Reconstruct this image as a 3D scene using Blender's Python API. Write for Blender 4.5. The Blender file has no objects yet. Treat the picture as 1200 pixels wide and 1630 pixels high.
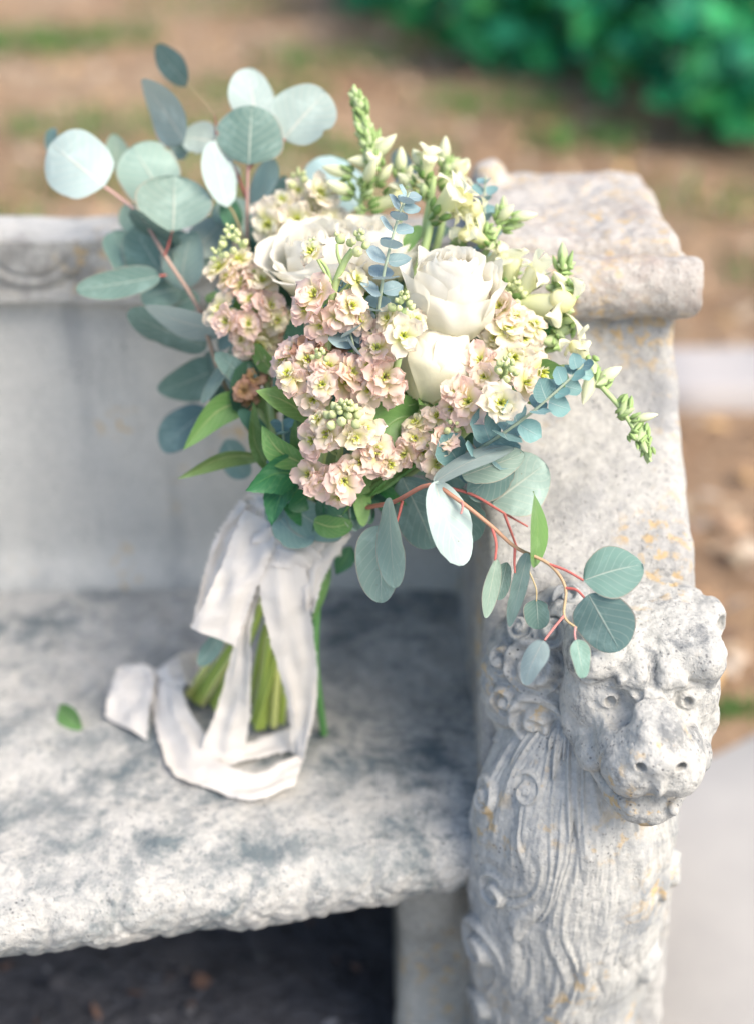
import bpy, math, random
import numpy as np
from mathutils import Vector, Matrix

# ------------------------------------------------------------------ camera, sky, sun, exposure
scene = bpy.context.scene
COL = scene.collection
PITCH = math.radians(28.0)
CAM_Z = 1.345
LENS, SENSOR = 80.0, 56.0
cam_data = bpy.data.cameras.new('camera')
cam = bpy.data.objects.new('camera', cam_data)
COL.objects.link(cam)
cam.location = (0, 0, CAM_Z)
cam.rotation_euler = (math.pi / 2 - PITCH, 0, 0)
cam_data.sensor_fit = 'VERTICAL'
cam_data.sensor_height = SENSOR
cam_data.sensor_width = SENSOR * 753 / 1024
cam_data.lens = LENS
cam_data.clip_start = 0.05
cam_data.clip_end = 500
cam_data.dof.use_dof = True
cam_data.dof.focus_distance = 1.215
cam_data.dof.aperture_fstop = 2.6
scene.camera = cam

SUN_ELEV, SUN_AZ = math.radians(48), math.radians(126)   # azimuth clockwise from +Y (north) seen from above
world = bpy.data.worlds.new('World')
scene.world = world
world.use_nodes = True
wn = world.node_tree
sky = wn.nodes.new('ShaderNodeTexSky')
sky.sky_type = 'NISHITA'
sky.sun_disc = False
sky.sun_elevation = SUN_ELEV
sky.sun_rotation = SUN_AZ
sky.air_density = 1.0
sky.dust_density = 2.0
sky.ozone_density = 0.3
wn.nodes['Background'].inputs['Strength'].default_value = 0.10
wn.links.new(sky.outputs['Color'], wn.nodes['Background'].inputs['Color'])
sun_data = bpy.data.lights.new('sun', 'SUN')
sun_data.energy = 2.0
sun_data.angle = math.radians(40)
sun_data.color = (1.0, 0.89, 0.75)
sun = bpy.data.objects.new('sun', sun_data)
COL.objects.link(sun)
_sd = Vector((math.sin(SUN_AZ) * math.cos(SUN_ELEV), math.cos(SUN_AZ) * math.cos(SUN_ELEV), math.sin(SUN_ELEV)))
sun.rotation_euler = (-_sd).to_track_quat('-Z', 'Y').to_euler()
sun.location = _sd * 20

scene.view_settings.view_transform = 'Standard'
scene.view_settings.look = 'None'
scene.view_settings.gamma = 1.0
scene.view_settings.exposure = 1.58
scene.view_settings.use_curve_mapping = False
scene.cycles.use_denoising = True
scene.cycles.max_bounces = 8
scene.cycles.transparent_max_bounces = 8

# ------------------------------------------------------------------ helpers
random.seed(7)
RNG = np.random.default_rng(11)
CP, SP = math.cos(PITCH), math.sin(PITCH)
KPX = SENSOR / LENS / 1630.0

def pt(px, py, t):
    """world point seen at photo pixel (px,py) at axial distance t metres"""
    u = (px - 600) * KPX
    v = (py - 815) * KPX
    return np.array((u * t, (CP - v * SP) * t, CAM_Z - (SP + v * CP) * t))

VIEW = np.array((0.0, CP, -SP))        # away from the photographer
CUP = np.array((0.0, SP, CP))
CRT = np.array((1.0, 0.0, 0.0))

def nrm(v):
    v = np.asarray(v, float)
    return v / (np.linalg.norm(v) + 1e-12)

def tag(o, label=None, cat=None, group=None, kind=None):
    if label: o['label'] = label
    if cat: o['category'] = cat
    if group: o['group'] = group
    if kind: o['kind'] = kind
    return o

def empty(name, loc):
    e = bpy.data.objects.new(name, None)
    e.empty_display_size = 0.05
    e.location = loc
    COL.objects.link(e)
    return e

def set_parent(o, parent):
    o.parent = parent
    if parent is not None and parent.type == 'EMPTY' and parent.parent is None:
        o.matrix_parent_inverse = Matrix.Translation(-Vector(parent.location))

def mesh_data(name, V, F, mat=None, col=None, uv=None, smooth=True, mat_idx=None):
    me = bpy.data.meshes.new(name)
    V = np.asarray(V, dtype=np.float32)
    if isinstance(F, np.ndarray):
        nf, k = F.shape
        me.vertices.add(len(V)); me.vertices.foreach_set('co', V.ravel())
        me.loops.add(nf * k); me.loops.foreach_set('vertex_index', F.astype(np.int32).ravel())
        me.polygons.add(nf)
        me.polygons.foreach_set('loop_start', np.arange(0, nf * k, k, dtype=np.int32))
        me.update(calc_edges=True)
    else:
        me.from_pydata(V.tolist(), [], F)
    if smooth:
        me.polygons.foreach_set('use_smooth', np.ones(len(me.polygons), dtype=bool))
    if mat is not None:
        for m in (mat if isinstance(mat, (list, tuple)) else [mat]):
            me.materials.append(m)
    if mat_idx is not None:
        me.polygons.foreach_set('material_index', np.asarray(mat_idx, dtype=np.int32))
    if col is not None:
        a = me.color_attributes.new('col', 'FLOAT_COLOR', 'POINT')
        c = np.ones((len(V), 4), dtype=np.float32); c[:, :3] = np.asarray(col)[:, :3]
        a.data.foreach_set('color', c.ravel())
    if uv is not None:
        # stored as a point attribute (x across, y along)
        a = me.attributes.new('luv', 'FLOAT_VECTOR', 'POINT')
        c = np.zeros((len(V), 3), dtype=np.float32); c[:, :2] = np.asarray(uv)[:, :2]
        a.data.foreach_set('vector', c.ravel())
    me.validate()
    me.update()
    return me

def add(name, me, parent=None, matrix=None):
    o = bpy.data.objects.new(name, me)
    COL.objects.link(o)
    if parent is not None:
        set_parent(o, parent)
    if matrix is not None:
        o.matrix_basis = matrix
    return o

def mk(name, V, F, mat, parent=None, **kw):
    return add(name, mesh_data(name, V, F, mat, **kw), parent)

def grid_faces(nu, nv, wrap_u=False, off=0):
    """quads of a (nu x nv) vertex grid, index = i*nv + j"""
    i = np.arange(nu if wrap_u else nu - 1)
    j = np.arange(nv - 1)
    I, J = np.meshgrid(i, j, indexing='ij')
    I2 = (I + 1) % nu
    return (np.stack([I * nv + J, I2 * nv + J, I2 * nv + J + 1, I * nv + J + 1], -1).reshape(-1, 4) + off)

class MB:
    """collects quads/tris of one mesh part"""
    def __init__(s): s.V = []; s.F = []; s.C = []; s.U = []; s.n = 0
    def add(s, V, F, col=(1, 1, 1), uv=None):
        V = np.asarray(V, float)
        s.V.append(V)
        F = np.asarray(F)
        if F.shape[1] == 3: F = np.concatenate([F, F[:, 2:3]], 1)
        s.F.append(F + s.n); s.n += len(V)
        c = np.asarray(col, float)
        s.C.append(np.tile(c, (len(V), 1)) if c.ndim == 1 else c)
        s.U.append(np.zeros((len(V), 2)) if uv is None else np.asarray(uv))
    def build(s, name, mat, parent=None, smooth=True):
        return add(name, s.data(name, mat, smooth), parent)
    def data(s, name, mat, smooth=True):
        V = np.concatenate(s.V); F = np.concatenate(s.F)
        tri = F[:, 2] == F[:, 3]
        C = np.concatenate(s.C); U = np.concatenate(s.U)
        if tri.any():
            FF = [list(map(int, f[:3])) if t else list(map(int, f)) for f, t in zip(F, tri)]
            return mesh_data(name, V, FF, mat, col=C, uv=U, smooth=smooth)
        return mesh_data(name, V, F, mat, col=C, uv=U, smooth=smooth)

def frame_from(d, hint=(0, 0, 1)):
    d = nrm(d); h = np.asarray(hint, float)
    s = np.cross(d, h)
    if np.linalg.norm(s) < 1e-4: s = np.cross(d, (1, 0, 0))
    s = nrm(s); return d, s, np.cross(s, d)

def tube(mb, P, R, n=8, col=(1, 1, 1), cap=True):
    """tapered tube through points P with radii R"""
    P = np.asarray(P, float); m = len(P)
    R = np.broadcast_to(np.asarray(R, float), (m,))
    T = np.gradient(P, axis=0); T /= np.linalg.norm(T, axis=1)[:, None] + 1e-12
    a = nrm(np.cross(T[0], (0.3, 0.2, 0.9)))
    rings = []
    ang = np.linspace(0, 2 * math.pi, n, endpoint=False)
    for k in range(m):
        a = nrm(a - T[k] * np.dot(a, T[k])); b = np.cross(T[k], a)
        rings.append(P[k] + R[k] * (np.cos(ang)[:, None] * a + np.sin(ang)[:, None] * b))
    V = np.stack(rings, 1).reshape(-1, 3)      # index = ang*m + k
    F = grid_faces(n, m, wrap_u=True)
    c = np.asarray(col, float)
    if c.ndim == 2: c = np.tile(c, (n, 1))
    mb.add(V, F, c, uv=np.stack([np.repeat(ang / 6.2832, m), np.tile(np.linspace(0, 1, m), n)], -1))
    if cap:
        for k in (0, m - 1):
            idx = np.arange(n)
            Vc = np.vstack([rings[k], P[k]])
            cc = c if c.ndim == 1 else np.tile(c[k], (n + 1, 1))
            Ft = np.stack([idx, (idx + 1) % n, np.full(n, n)], -1)
            mb.add(Vc, Ft, cc)

def smooth_path(pts, n=24):
    """Catmull-Rom through control points"""
    P = np.asarray(pts, float)
    if len(P) == 2:
        return P[0] + np.linspace(0, 1, n)[:, None] * (P[1] - P[0])
    Q = np.vstack([2 * P[0] - P[1], P, 2 * P[-1] - P[-2]])
    out = []
    tt = np.linspace(0, len(P) - 1, n)
    for t in tt:
        i = min(int(t), len(P) - 2); f = t - i
        a, b, c, d = Q[i], Q[i + 1], Q[i + 2], Q[i + 3]
        out.append(0.5 * (2 * b + (c - a) * f + (2 * a - 5 * b + 4 * c - d) * f * f + (3 * b - a - 3 * c + d) * f ** 3))
    return np.array(out)

# value noise ------------------------------------------------------
def vnoise(P, freq, seed=0):
    P = np.asarray(P, np.float32) * freq
    I = np.floor(P).astype(np.int64); f = P - I
    f = f * f * (3 - 2 * f)
    def h(i, j, k):
        n = (i * 374761393 + j * 668265263 + k * 2147483647 + seed * 1274126177) & 0xffffffff
        n = ((n ^ (n >> 13)) * 1274126177) & 0xffffffff
        n = n ^ (n >> 16)
        return (n & 0xffff).astype(np.float32) / 65535.0
    x, y, z = I[..., 0], I[..., 1], I[..., 2]
    fx, fy, fz = f[..., 0], f[..., 1], f[..., 2]
    r = 0
    for dx in (0, 1):
        for dy in (0, 1):
            for dz in (0, 1):
                w = (fx if dx else 1 - fx) * (fy if dy else 1 - fy) * (fz if dz else 1 - fz)
                r = r + w * h(x + dx, y + dy, z + dz)
    return r * 2 - 1

def fbm(P, freq, oct=3, seed=0):
    r = 0; a = 1.0
    for o in range(oct):
        r = r + a * vnoise(P, freq * 2 ** o, seed + o * 17); a *= 0.5
    return r

# signed distance field carving ------------------------------------
class Field:
    def __init__(s, lo, hi, h):
        s.lo = np.array(lo, np.float32); s.h = h
        n = np.ceil((np.array(hi) - s.lo) / h).astype(int) + 1
        s.n = n
        s.f = np.full(n, 1.0, np.float32)
        s.ax = [s.lo[i] + h * np.arange(n[i], dtype=np.float32) for i in range(3)]
    def sub(s, lo, hi):
        a = np.clip(np.floor((np.array(lo) - s.lo) / s.h).astype(int), 0, s.n)
        b = np.clip(np.ceil((np.array(hi) - s.lo) / s.h).astype(int) + 1, 0, s.n)
        sl = tuple(slice(a[i], b[i]) for i in range(3))
        if any(b[i] <= a[i] for i in range(3)): return None, None
        G = np.meshgrid(*[s.ax[i][sl[i]] for i in range(3)], indexing='ij')
        return sl, np.stack(G, -1)
    def union(s, d, sl, k=0.0):
        a = s.f[sl]
        if k <= 0: s.f[sl] = np.minimum(a, d)
        else:
            h = np.clip(0.5 + 0.5 * (a - d) / k, 0, 1)
            s.f[sl] = a + (d - a) * h - k * h * (1 - h)
    def cut(s, d, sl, k=0.0):
        a = s.f[sl]; d = -d
        if k <= 0: s.f[sl] = np.maximum(a, d)
        else:
            h = np.clip(0.5 - 0.5 * (a - d) / k, 0, 1)
            s.f[sl] = a + (d - a) * h + k * h * (1 - h)
    def ell(s, c, r, k=0.008, M=None, cut=False):
        c = np.array(c, float); r = np.array(r, float)
        m = (r.max() if M is not None else r) + max(k * 2, 0.006)
        sl, G = s.sub(c - m, c + m)
        if sl is None: return
        L = G - c.astype(np.float32)
        if M is not None: L = L @ np.asarray(M, np.float32)
        q = L / r.astype(np.float32)
        k0 = np.linalg.norm(q, axis=-1); k1 = np.linalg.norm(q / r.astype(np.float32), axis=-1)
        d = np.where(k1 > 1e-6, k0 * (k0 - 1) / (k1 + 1e-9), -r.min())
        (s.cut if cut else s.union)(d, sl, k)
    def box(s, c, b, rad, k=0.008, M=None, cut=False):
        c = np.array(c, float); b = np.array(b, float)
        m = (np.linalg.norm(b) if M is not None else b) + rad * 0 + max(k * 2, 0.006)
        sl, G = s.sub(c - m, c + m)
        if sl is None: return
        L = G - c.astype(np.float32)
        if M is not None: L = L @ np.asarray(M, np.float32)
        q = np.abs(L) - (b - rad).astype(np.float32)
        d = np.linalg.norm(np.maximum(q, 0), axis=-1) + np.minimum(q.max(-1), 0) - rad
        (s.cut if cut else s.union)(d, sl, k)
    def rope(s, P, R, k=0.004, cut=False):
        P = np.asarray(P, float); R = np.broadcast_to(np.asarray(R, float), (len(P),))
        m = R.max() + max(2 * k, 0.006)
        sl, G = s.sub(P.min(0) - m, P.max(0) + m)
        if sl is None: return
        d = np.full(G.shape[:3], 9.0, np.float32)
        for i in range(len(P) - 1):
            a, b = P[i], P[i + 1]
            ba = (b - a).astype(np.float32)
            pa = G - a.astype(np.float32)
            t = np.clip((pa @ ba) / (ba @ ba + 1e-9), 0, 1)
            dd = np.linalg.norm(pa - t[..., None] * ba, axis=-1) - (R[i] + (R[i + 1] - R[i]) * t)
            d = np.minimum(d, dd)
        (s.cut if cut else s.union)(d, sl, k)
    def mesh(s):
        f, h = s.f, s.h
        f[0] = 1; f[-1] = 1; f[:, 0] = 1; f[:, -1] = 1; f[:, :, 0] = 1; f[:, :, -1] = 1
        ins = f < 0
        nx, ny, nz = f.shape
        cnt = np.zeros((nx - 1, ny - 1, nz - 1), np.int8)
        for dx in (0, 1):
            for dy in (0, 1):
                for dz in (0, 1):
                    cnt += ins[dx:nx - 1 + dx, dy:ny - 1 + dy, dz:nz - 1 + dz]
        act = (cnt > 0) & (cnt < 8)
        C = np.argwhere(act)
        ids = np.full(act.shape, -1, np.int64); ids[act] = np.arange(len(C))
        acc = np.zeros((len(C), 3)); num = np.zeros(len(C))
        offs = [(0, 0, 0), (1, 0, 0), (0, 1, 0), (1, 1, 0), (0, 0, 1), (1, 0, 1), (0, 1, 1), (1, 1, 1)]
        val = [f[C[:, 0] + o[0], C[:, 1] + o[1], C[:, 2] + o[2]] for o in offs]
        for a in range(8):
            for b in range(a + 1, 8):
                dif = np.abs(np.array(offs[a]) - np.array(offs[b]))
                if dif.sum() != 1: continue
                va, vb = val[a], val[b]
                m = (va < 0) != (vb < 0)
                t = va[m] / (va[m] - vb[m])
                acc[m] += np.array(offs[a]) + t[:, None] * (np.array(offs[b]) - np.array(offs[a]))
                num[m] += 1
        V = (C + acc / num[:, None]) * h + s.lo
        F = []
        # edges along each axis
        for axis in range(3):
            sl0 = [slice(1, -1)] * 3; sl1 = [slice(1, -1)] * 3
            sl0[axis] = slice(0, -1); sl1[axis] = slice(1, None)
            a = ins[tuple(sl0)]; b = ins[tuple(sl1)]
            E = np.argwhere(a != b); flip = a[a != b]
            for ax2 in range(3):
                if ax2 != axis: E[:, ax2] += 1
            u, w = [(1, 2), (2, 0), (0, 1)][axis]
            eu = np.zeros(3, int); eu[u] = 1; ew = np.zeros(3, int); ew[w] = 1
            g = lambda X: ids[X[:, 0], X[:, 1], X[:, 2]]
            q = np.stack([g(E - eu - ew), g(E - ew), g(E), g(E - eu)], -1)
            q[~flip] = q[~flip][:, ::-1]
            F.append(q)
        F = np.concatenate(F)
        F = F[(F >= 0).all(1)]
        return V, F

def weather(V, F, terms):
    """push vertices along their normals by noise; terms = (amount, frequency, octaves, seed)"""
    n = np.cross(V[F[:, 2]] - V[F[:, 0]], V[F[:, 3]] - V[F[:, 1]])
    N = np.zeros_like(V)
    for k in range(4): np.add.at(N, F[:, k], n)
    N /= np.linalg.norm(N, axis=1)[:, None] + 1e-12
    d = sum(a * fbm(V, f, o, s) for a, f, o, s in terms)
    return V - N * d[:, None]

# ------------------------------------------------------------------ materials
class NT:
    def __init__(s, name, rough=0.8, spec=0.3):
        s.m = bpy.data.materials.new(name); s.m.use_nodes = True
        s.t = s.m.node_tree; s.b = s.t.nodes['Principled BSDF']
        s.b.inputs['Roughness'].default_value = rough
        s.b.inputs['Specular IOR Level'].default_value = spec
        s._co = None
    def n(s, typ, **kw):
        nd = s.t.nodes.new(typ)
        for k, v in kw.items():
            if k in nd.inputs.keys() if isinstance(k, str) else False: nd.inputs[k].default_value = v
            else: setattr(nd, k, v)
        return nd
    def l(s, a, b): s.t.links.new(a, b)
    def co(s):
        if s._co is None: s._co = s.n('ShaderNodeNewGeometry').outputs['Position']
        return s._co
    def noise(s, scale, detail=4, rough=0.55, co=None, dist=0.0):
        nd = s.n('ShaderNodeTexNoise'); nd.inputs['Scale'].default_value = scale
        nd.inputs['Detail'].default_value = detail; nd.inputs['Roughness'].default_value = rough
        nd.inputs['Distortion'].default_value = dist
        s.l(co or s.co(), nd.inputs['Vector']); return nd.outputs['Fac']
    def vor(s, scale, feature='F1', co=None):
        nd = s.n('ShaderNodeTexVoronoi'); nd.inputs['Scale'].default_value = scale; nd.feature = feature
        s.l(co or s.co(), nd.inputs['Vector']); return nd.outputs['Distance']
    def ramp(s, fac, stops):
        nd = s.n('ShaderNodeValToRGB'); e = nd.color_ramp.elements
        while len(e) < len(stops): e.new(0.5)
        for el, (p, c) in zip(e, stops):
            el.position = p; el.color = (*c, 1) if hasattr(c, '__len__') else (c, c, c, 1)
        s.l(fac, nd.inputs['Fac']); return nd.outputs['Color']
    def mix(s, fac, a, b, typ='MIX'):
        nd = s.n('ShaderNodeMix'); nd.data_type = 'RGBA'; nd.blend_type = typ
        for sock, v in ((nd.inputs[0], fac), (nd.inputs[6], a), (nd.inputs[7], b)):
            if isinstance(v, bpy.types.NodeSocket): s.l(v, sock)
            elif hasattr(v, '__len__'): sock.default_value = (*v, 1) if len(v) == 3 else v
            else: sock.default_value = v
        return nd.outputs[2]
    def math(s, op, a, b=0.0):
        nd = s.n('ShaderNodeMath'); nd.operation = op
        for sock, v in ((nd.inputs[0], a), (nd.inputs[1], b)):
            if isinstance(v, bpy.types.NodeSocket): s.l(v, sock)
            else: sock.default_value = v
        return nd.outputs[0]
    def attr(s, name):
        nd = s.n('ShaderNodeAttribute'); nd.attribute_name = name; return nd
    def bump(s, h, strength=0.4, dist=0.004, prev=None):
        nd = s.n('ShaderNodeBump'); nd.inputs['Strength'].default_value = strength; nd.inputs['Distance'].default_value = dist
        s.l(h, nd.inputs['Height'])
        if prev is not None: s.l(prev, nd.inputs['Normal'])
        return nd.outputs['Normal']
    def done(s, color=None, normal=None, rough=None):
        if color is not None:
            if isinstance(color, bpy.types.NodeSocket): s.l(color, s.b.inputs['Base Color'])
            else: s.b.inputs['Base Color'].default_value = (*color, 1)
        if normal is not None: s.l(normal, s.b.inputs['Normal'])
        if rough is not None: s.l(rough, s.b.inputs['Roughness'])
        return s.m

def stone(name, light=(0.56, 0.53, 0.50), dark=(0.36, 0.355, 0.36), blotch=None, blotch_amt=0.5, speck=0.5, lichen=0.4, streak=0.0, bump=0.5, soot=(0.14, 0.145, 0.16)):
    m = NT(name, 0.9, 0.2)
    c = m.mix(m.ramp(m.noise(9, 6, 0.6), [(0.35, 0.0), (0.68, 1.0)]), light, dark)
    c = m.mix(m.ramp(m.noise(160, 3, 0.6), [(0.35, 0.0), (0.7, 0.35)]), c, (0.66, 0.64, 0.60))
    if blotch:
        f = m.ramp(m.noise(16, 12, 0.74, dist=0.3), [(0.54 - 0.10 * blotch_amt, 0.0), (0.60, 1.0)])
        f2 = m.ramp(m.noise(5.0, 3, 0.5), [(0.36, 0.40), (0.56, 1.0)])
        c = m.mix(m.math('MULTIPLY', m.math('MULTIPLY', f, f2), 0.95), c, blotch)
        f = m.ramp(m.noise(70, 8, 0.75), [(0.55, 0.0), (0.62, 0.6)])
        c = m.mix(m.math('MULTIPLY', f, blotch_amt), c, blotch)
    if streak:
        mp = m.n('ShaderNodeMapping'); mp.inputs['Scale'].default_value = (1, 1, 0.12)
        m.l(m.co(), mp.inputs['Vector'])
        f = m.ramp(m.noise(26, 5, 0.6, co=mp.outputs['Vector']), [(0.52, 0.0), (0.72, 1.0)])
        c = m.mix(m.math('MULTIPLY', f, streak), c, soot)
    if lichen:
        f1 = m.ramp(m.noise(75, 4, 0.6), [(0.52, 0.0), (0.60, 1.0)])
        f2 = m.ramp(m.noise(11, 3, 0.5, dist=0.4), [(0.60 - 0.1 * lichen, 0.0), (0.66, 1.0)])
        c = m.mix(m.math('MULTIPLY', m.math('MULTIPLY', f1, f2), 0.75), c, (0.52, 0.36, 0.16))
    if speck:
        f1 = m.ramp(m.vor(190), [(0.12, 1.0), (0.30, 0.0)])
        f2 = m.ramp(m.noise(30, 5, 0.65), [(0.55 - 0.14 * speck, 0.0), (0.68, 1.0)])
        c = m.mix(m.math('MULTIPLY', f1, f2), c, (0.06, 0.065, 0.075))
        f3 = m.ramp(m.noise(45, 6, 0.75), [(0.63, 0.0), (0.70, 0.8)])
        c = m.mix(m.math('MULTIPLY', f3, speck), c, soot)
    nb = m.bump(m.noise(55, 6, 0.7), bump, 0.006)
    nb = m.bump(m.noise(420, 4, 0.7), bump, 0.0016, nb)
    pits = m.ramp(m.vor(150), [(0.08, 0.0), (0.22, 1.0)])
    nb = m.bump(pits, bump * 0.8, 0.0022, nb)
    return m.done(c, nb)

def leafmat(name, top, under, vein, rough=0.5, trans=0.25, vein_w=0.035, edge=None, var=0.25, mottling=14.0):
    """two sided leaf: 'luv' attribute carries (across -1..1, along 0..1)"""
    m = NT(name, rough, 0.35)
    a = m.attr('luv'); sep = m.n('ShaderNodeSeparateXYZ'); m.l(a.outputs['Vector'], sep.inputs[0])
    ax = m.math('ABSOLUTE', sep.outputs['X'])
    geo = m.n('ShaderNodeNewGeometry')
    base = m.mix(geo.outputs['Backfacing'], top, under)
    oi = m.n('ShaderNodeObjectInfo')
    hv = m.n('ShaderNodeHueSaturation')
    m.l(base, hv.inputs['Color'])
    m.l(m.math('ADD', m.math('MULTIPLY', oi.outputs['Random'], 2 * var), 1 - var), hv.inputs['Value'])
    m.l(m.math('ADD', m.math('MULTIPLY', m.math('FRACT', m.math('MULTIPLY', oi.outputs['Random'], 7.3)), 0.05), 0.475), hv.inputs['Hue'])
    c = m.mix(m.ramp(m.noise(mottling * 4, 4, 0.6), [(0.3, 0.0), (0.75, 0.28)]), hv.outputs['Color'], under)
    c = m.mix(m.ramp(m.noise(34, 6, 0.7, dist=0.6), [(0.50, 0.0), (0.66, 0.30)]), c, [min(1, x * 1.5 + 0.05) for x in under])
    c = m.mix(m.ramp(m.noise(16, 3, 0.5), [(0.30, 0.30), (0.48, 0.0)]), c, [x * 0.55 for x in top])
    sp = m.math('MULTIPLY', m.ramp(m.vor(170), [(0.07, 1.0), (0.13, 0.0)]), m.ramp(m.noise(20, 2), [(0.56, 0.0), (0.62, 0.7)]))
    c = m.mix(sp, c, (0.20, 0.14, 0.08))
    # side veins
    sv = m.math('SINE', m.math('ADD', m.math('MULTIPLY', sep.outputs['Y'], 44.0), m.math('MULTIPLY', ax, -17.0)))
    c = m.mix(m.math('MULTIPLY', m.ramp(sv, [(0.80, 0.0), (1.0, 1.0)]), 0.20), c, vein)
    mid = m.ramp(ax, [(vein_w * 0.4, 1.0), (vein_w * 1.6, 0.0)])
    fade = m.ramp(sep.outputs['Y'], [(0.0, 1.0), (0.55, 0.75), (0.95, 0.1)])
    c = m.mix(m.math('MULTIPLY', mid, m.math('MULTIPLY', fade, 0.75)), c, vein)
    if edge:
        c = m.mix(m.ramp(ax, [(0.94, 0.0), (0.99, 0.8)]), c, edge)
    nb = m.bump(mid, 0.3, 0.0015); nb = m.bump(m.noise(90, 3), 0.12, 0.002, nb)
    m.l(c, m.b.inputs['Base Color']); m.l(nb, m.b.inputs['Normal'])
    tr = m.n('ShaderNodeBsdfTranslucent'); m.l(c, tr.inputs['Color'])
    mx = m.n('ShaderNodeMixShader'); mx.inputs[0].default_value = trans
    out = m.t.nodes['Material Output']
    m.l(m.b.outputs[0], mx.inputs[1]); m.l(tr.outputs[0], mx.inputs[2]); m.l(mx.outputs[0], out.inputs['Surface'])
    return m.m

def vcolmat(name, rough=0.6, trans=0.3, spec=0.25, var=0.12, bump=0.0, sss=0.0):
    """colour from the 'col' attribute with slight per-object variation"""
    m = NT(name, rough, spec)
    a = m.attr('col'); oi = m.n('ShaderNodeObjectInfo')
    hv = m.n('ShaderNodeHueSaturation'); m.l(a.outputs['Color'], hv.inputs['Color'])
    m.l(m.math('ADD', m.math('MULTIPLY', oi.outputs['Random'], 2 * var), 1 - var), hv.inputs['Value'])
    c = hv.outputs['Color']
    m.l(c, m.b.inputs['Base Color'])
    if bump: m.l(m.bump(m.noise(260, 4), bump, 0.0015), m.b.inputs['Normal'])
    if trans:
        tr = m.n('ShaderNodeBsdfTranslucent'); m.l(c, tr.inputs['Color'])
        mx = m.n('ShaderNodeMixShader'); mx.inputs[0].default_value = trans
        m.l(m.b.outputs[0], mx.inputs[1]); m.l(tr.outputs[0], mx.inputs[2])
        m.l(mx.outputs[0], m.t.nodes['Material Output'].inputs['Surface'])
    return m.m
# ------------------------------------------------------------------ ground and planting behind
def ground_material():
    m = NT('mulch', 0.95, 0.1)
    c = m.mix(m.ramp(m.noise(1.3, 4, 0.6), [(0.35, 0.0), (0.65, 1.0)]), (0.32, 0.205, 0.12), (0.48, 0.345, 0.225))
    c = m.mix(m.ramp(m.noise(28, 5, 0.7), [(0.35, 0.0), (0.7, 0.8)]), c, (0.15, 0.10, 0.075))
    c = m.mix(m.ramp(m.noise(0.9, 3, 0.5, dist=0.6), [(0.55, 0.0), (0.72, 0.55)]), c, (0.50, 0.44, 0.35))
    return m.done(c, m.bump(m.noise(40, 6, 0.7), 0.8, 0.03))
def paving_material(name, a, b):
    m = NT(name, 0.9, 0.2)
    c = m.mix(m.ramp(m.noise(5, 5, 0.6), [(0.3, 0.0), (0.7, 1.0)]), a, b)
    c = m.mix(m.ramp(m.noise(210, 3, 0.6), [(0.5, 0.0), (0.72, 0.5)]), c, (0.28, 0.27, 0.27))
    return m.done(c, m.bump(m.noise(180, 4, 0.7), 0.3, 0.003))
M_GROUND = ground_material()
M_PAVE = paving_material('concrete', (0.36, 0.35, 0.335), (0.30, 0.293, 0.285))
M_KERB = paving_material('kerb_stone', (0.40, 0.375, 0.365), (0.32, 0.31, 0.31))

def gridplane(name, x0, x1, y0, y1, nx, ny, z, amp, freq, mat):
    X, Y = np.meshgrid(np.linspace(x0, x1, nx), np.linspace(y0, y1, ny), indexing='ij')
    P = np.stack([X, Y, np.zeros_like(X)], -1).reshape(-1, 3)
    P[:, 2] = z + amp * fbm(P, freq, 3, 3)
    return mk(name, P, grid_faces(nx, ny), mat)
tag(gridplane('ground', -60, 60, -30, 130, 120, 160, -0.02, 0.0, 1.0, M_GROUND), kind='structure')
tag(gridplane('mulch_bed', -5.0, 6.0, 1.42, 14.0, 140, 160, 0.0, 0.02, 2.2, M_GROUND), kind='structure')

def slab(name, x0, x1, y0, y1, z0, z1, mat, seg=24, chip=0.006, kind='structure'):
    f = []
    xs = np.linspace(x0, x1, seg); ys = np.linspace(y0, y1, seg)
    X, Y = np.meshgrid(xs, ys, indexing='ij')
    top = np.stack([X, Y, np.full_like(X, z1)], -1).reshape(-1, 3)
    top[:, 2] += 0.003 * fbm(top, 6, 2, 5)
    ring = [i * seg for i in range(seg)] + [(seg - 1) * seg + j for j in range(1, seg)] + [i * seg + seg - 1 for i in range(seg - 2, -1, -1)] + [j for j in range(seg - 2, 0, -1)]
    edge = top[ring].copy()
    c = np.array([(x0 + x1) / 2, (y0 + y1) / 2, 0])
    edge[:, :2] += chip * np.sign(edge[:, :2] - c[:2]) + chip * 0.8 * fbm(edge, 9, 2, 8)[:, None]
    mid = edge.copy(); mid[:, 2] -= chip
    bot = mid.copy(); bot[:, 2] = z0
    V = np.vstack([top, mid, bot]); n = len(ring); o1 = len(top); o2 = o1 + n
    F = grid_faces(seg, seg).tolist()
    for k in range(n):
        k2 = (k + 1) % n
        F.append([ring[k2], ring[k], o1 + k, o1 + k2])
        F.append([o1 + k2, o1 + k, o2 + k, o2 + k2])
    return tag(mk(name, V, F, mat), kind=kind)
slab('paving', 0.30, 4.2, -2.5, 1.80, -0.06, 0.018, M_PAVE)
slab('paving', -4.2, 0.285, -2.5, 0.80, -0.06, 0.017, M_PAVE)
for i in range(7):
    x0 = -1.2 + i * 0.92
    slab('kerb_stone', x0, x0 + 0.905, 3.03, 3.27 + 0.01 * (i % 2), -0.05, 0.045 + 0.004 * (i % 3), M_KERB, seg=10)
M_SOIL = NT('shade_dark_soil', 0.8, 0.3)
M_SOIL = M_SOIL.done(M_SOIL.mix(M_SOIL.ramp(M_SOIL.noise(30, 5, 0.7), [(0.35, 0.0), (0.7, 1.0)]), (0.040, 0.044, 0.058), (0.095, 0.098, 0.115)), M_SOIL.bump(M_SOIL.noise(60, 5), 0.8, 0.02))  # dark blue-grey soil colour has the shade under the bench painted in
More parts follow.
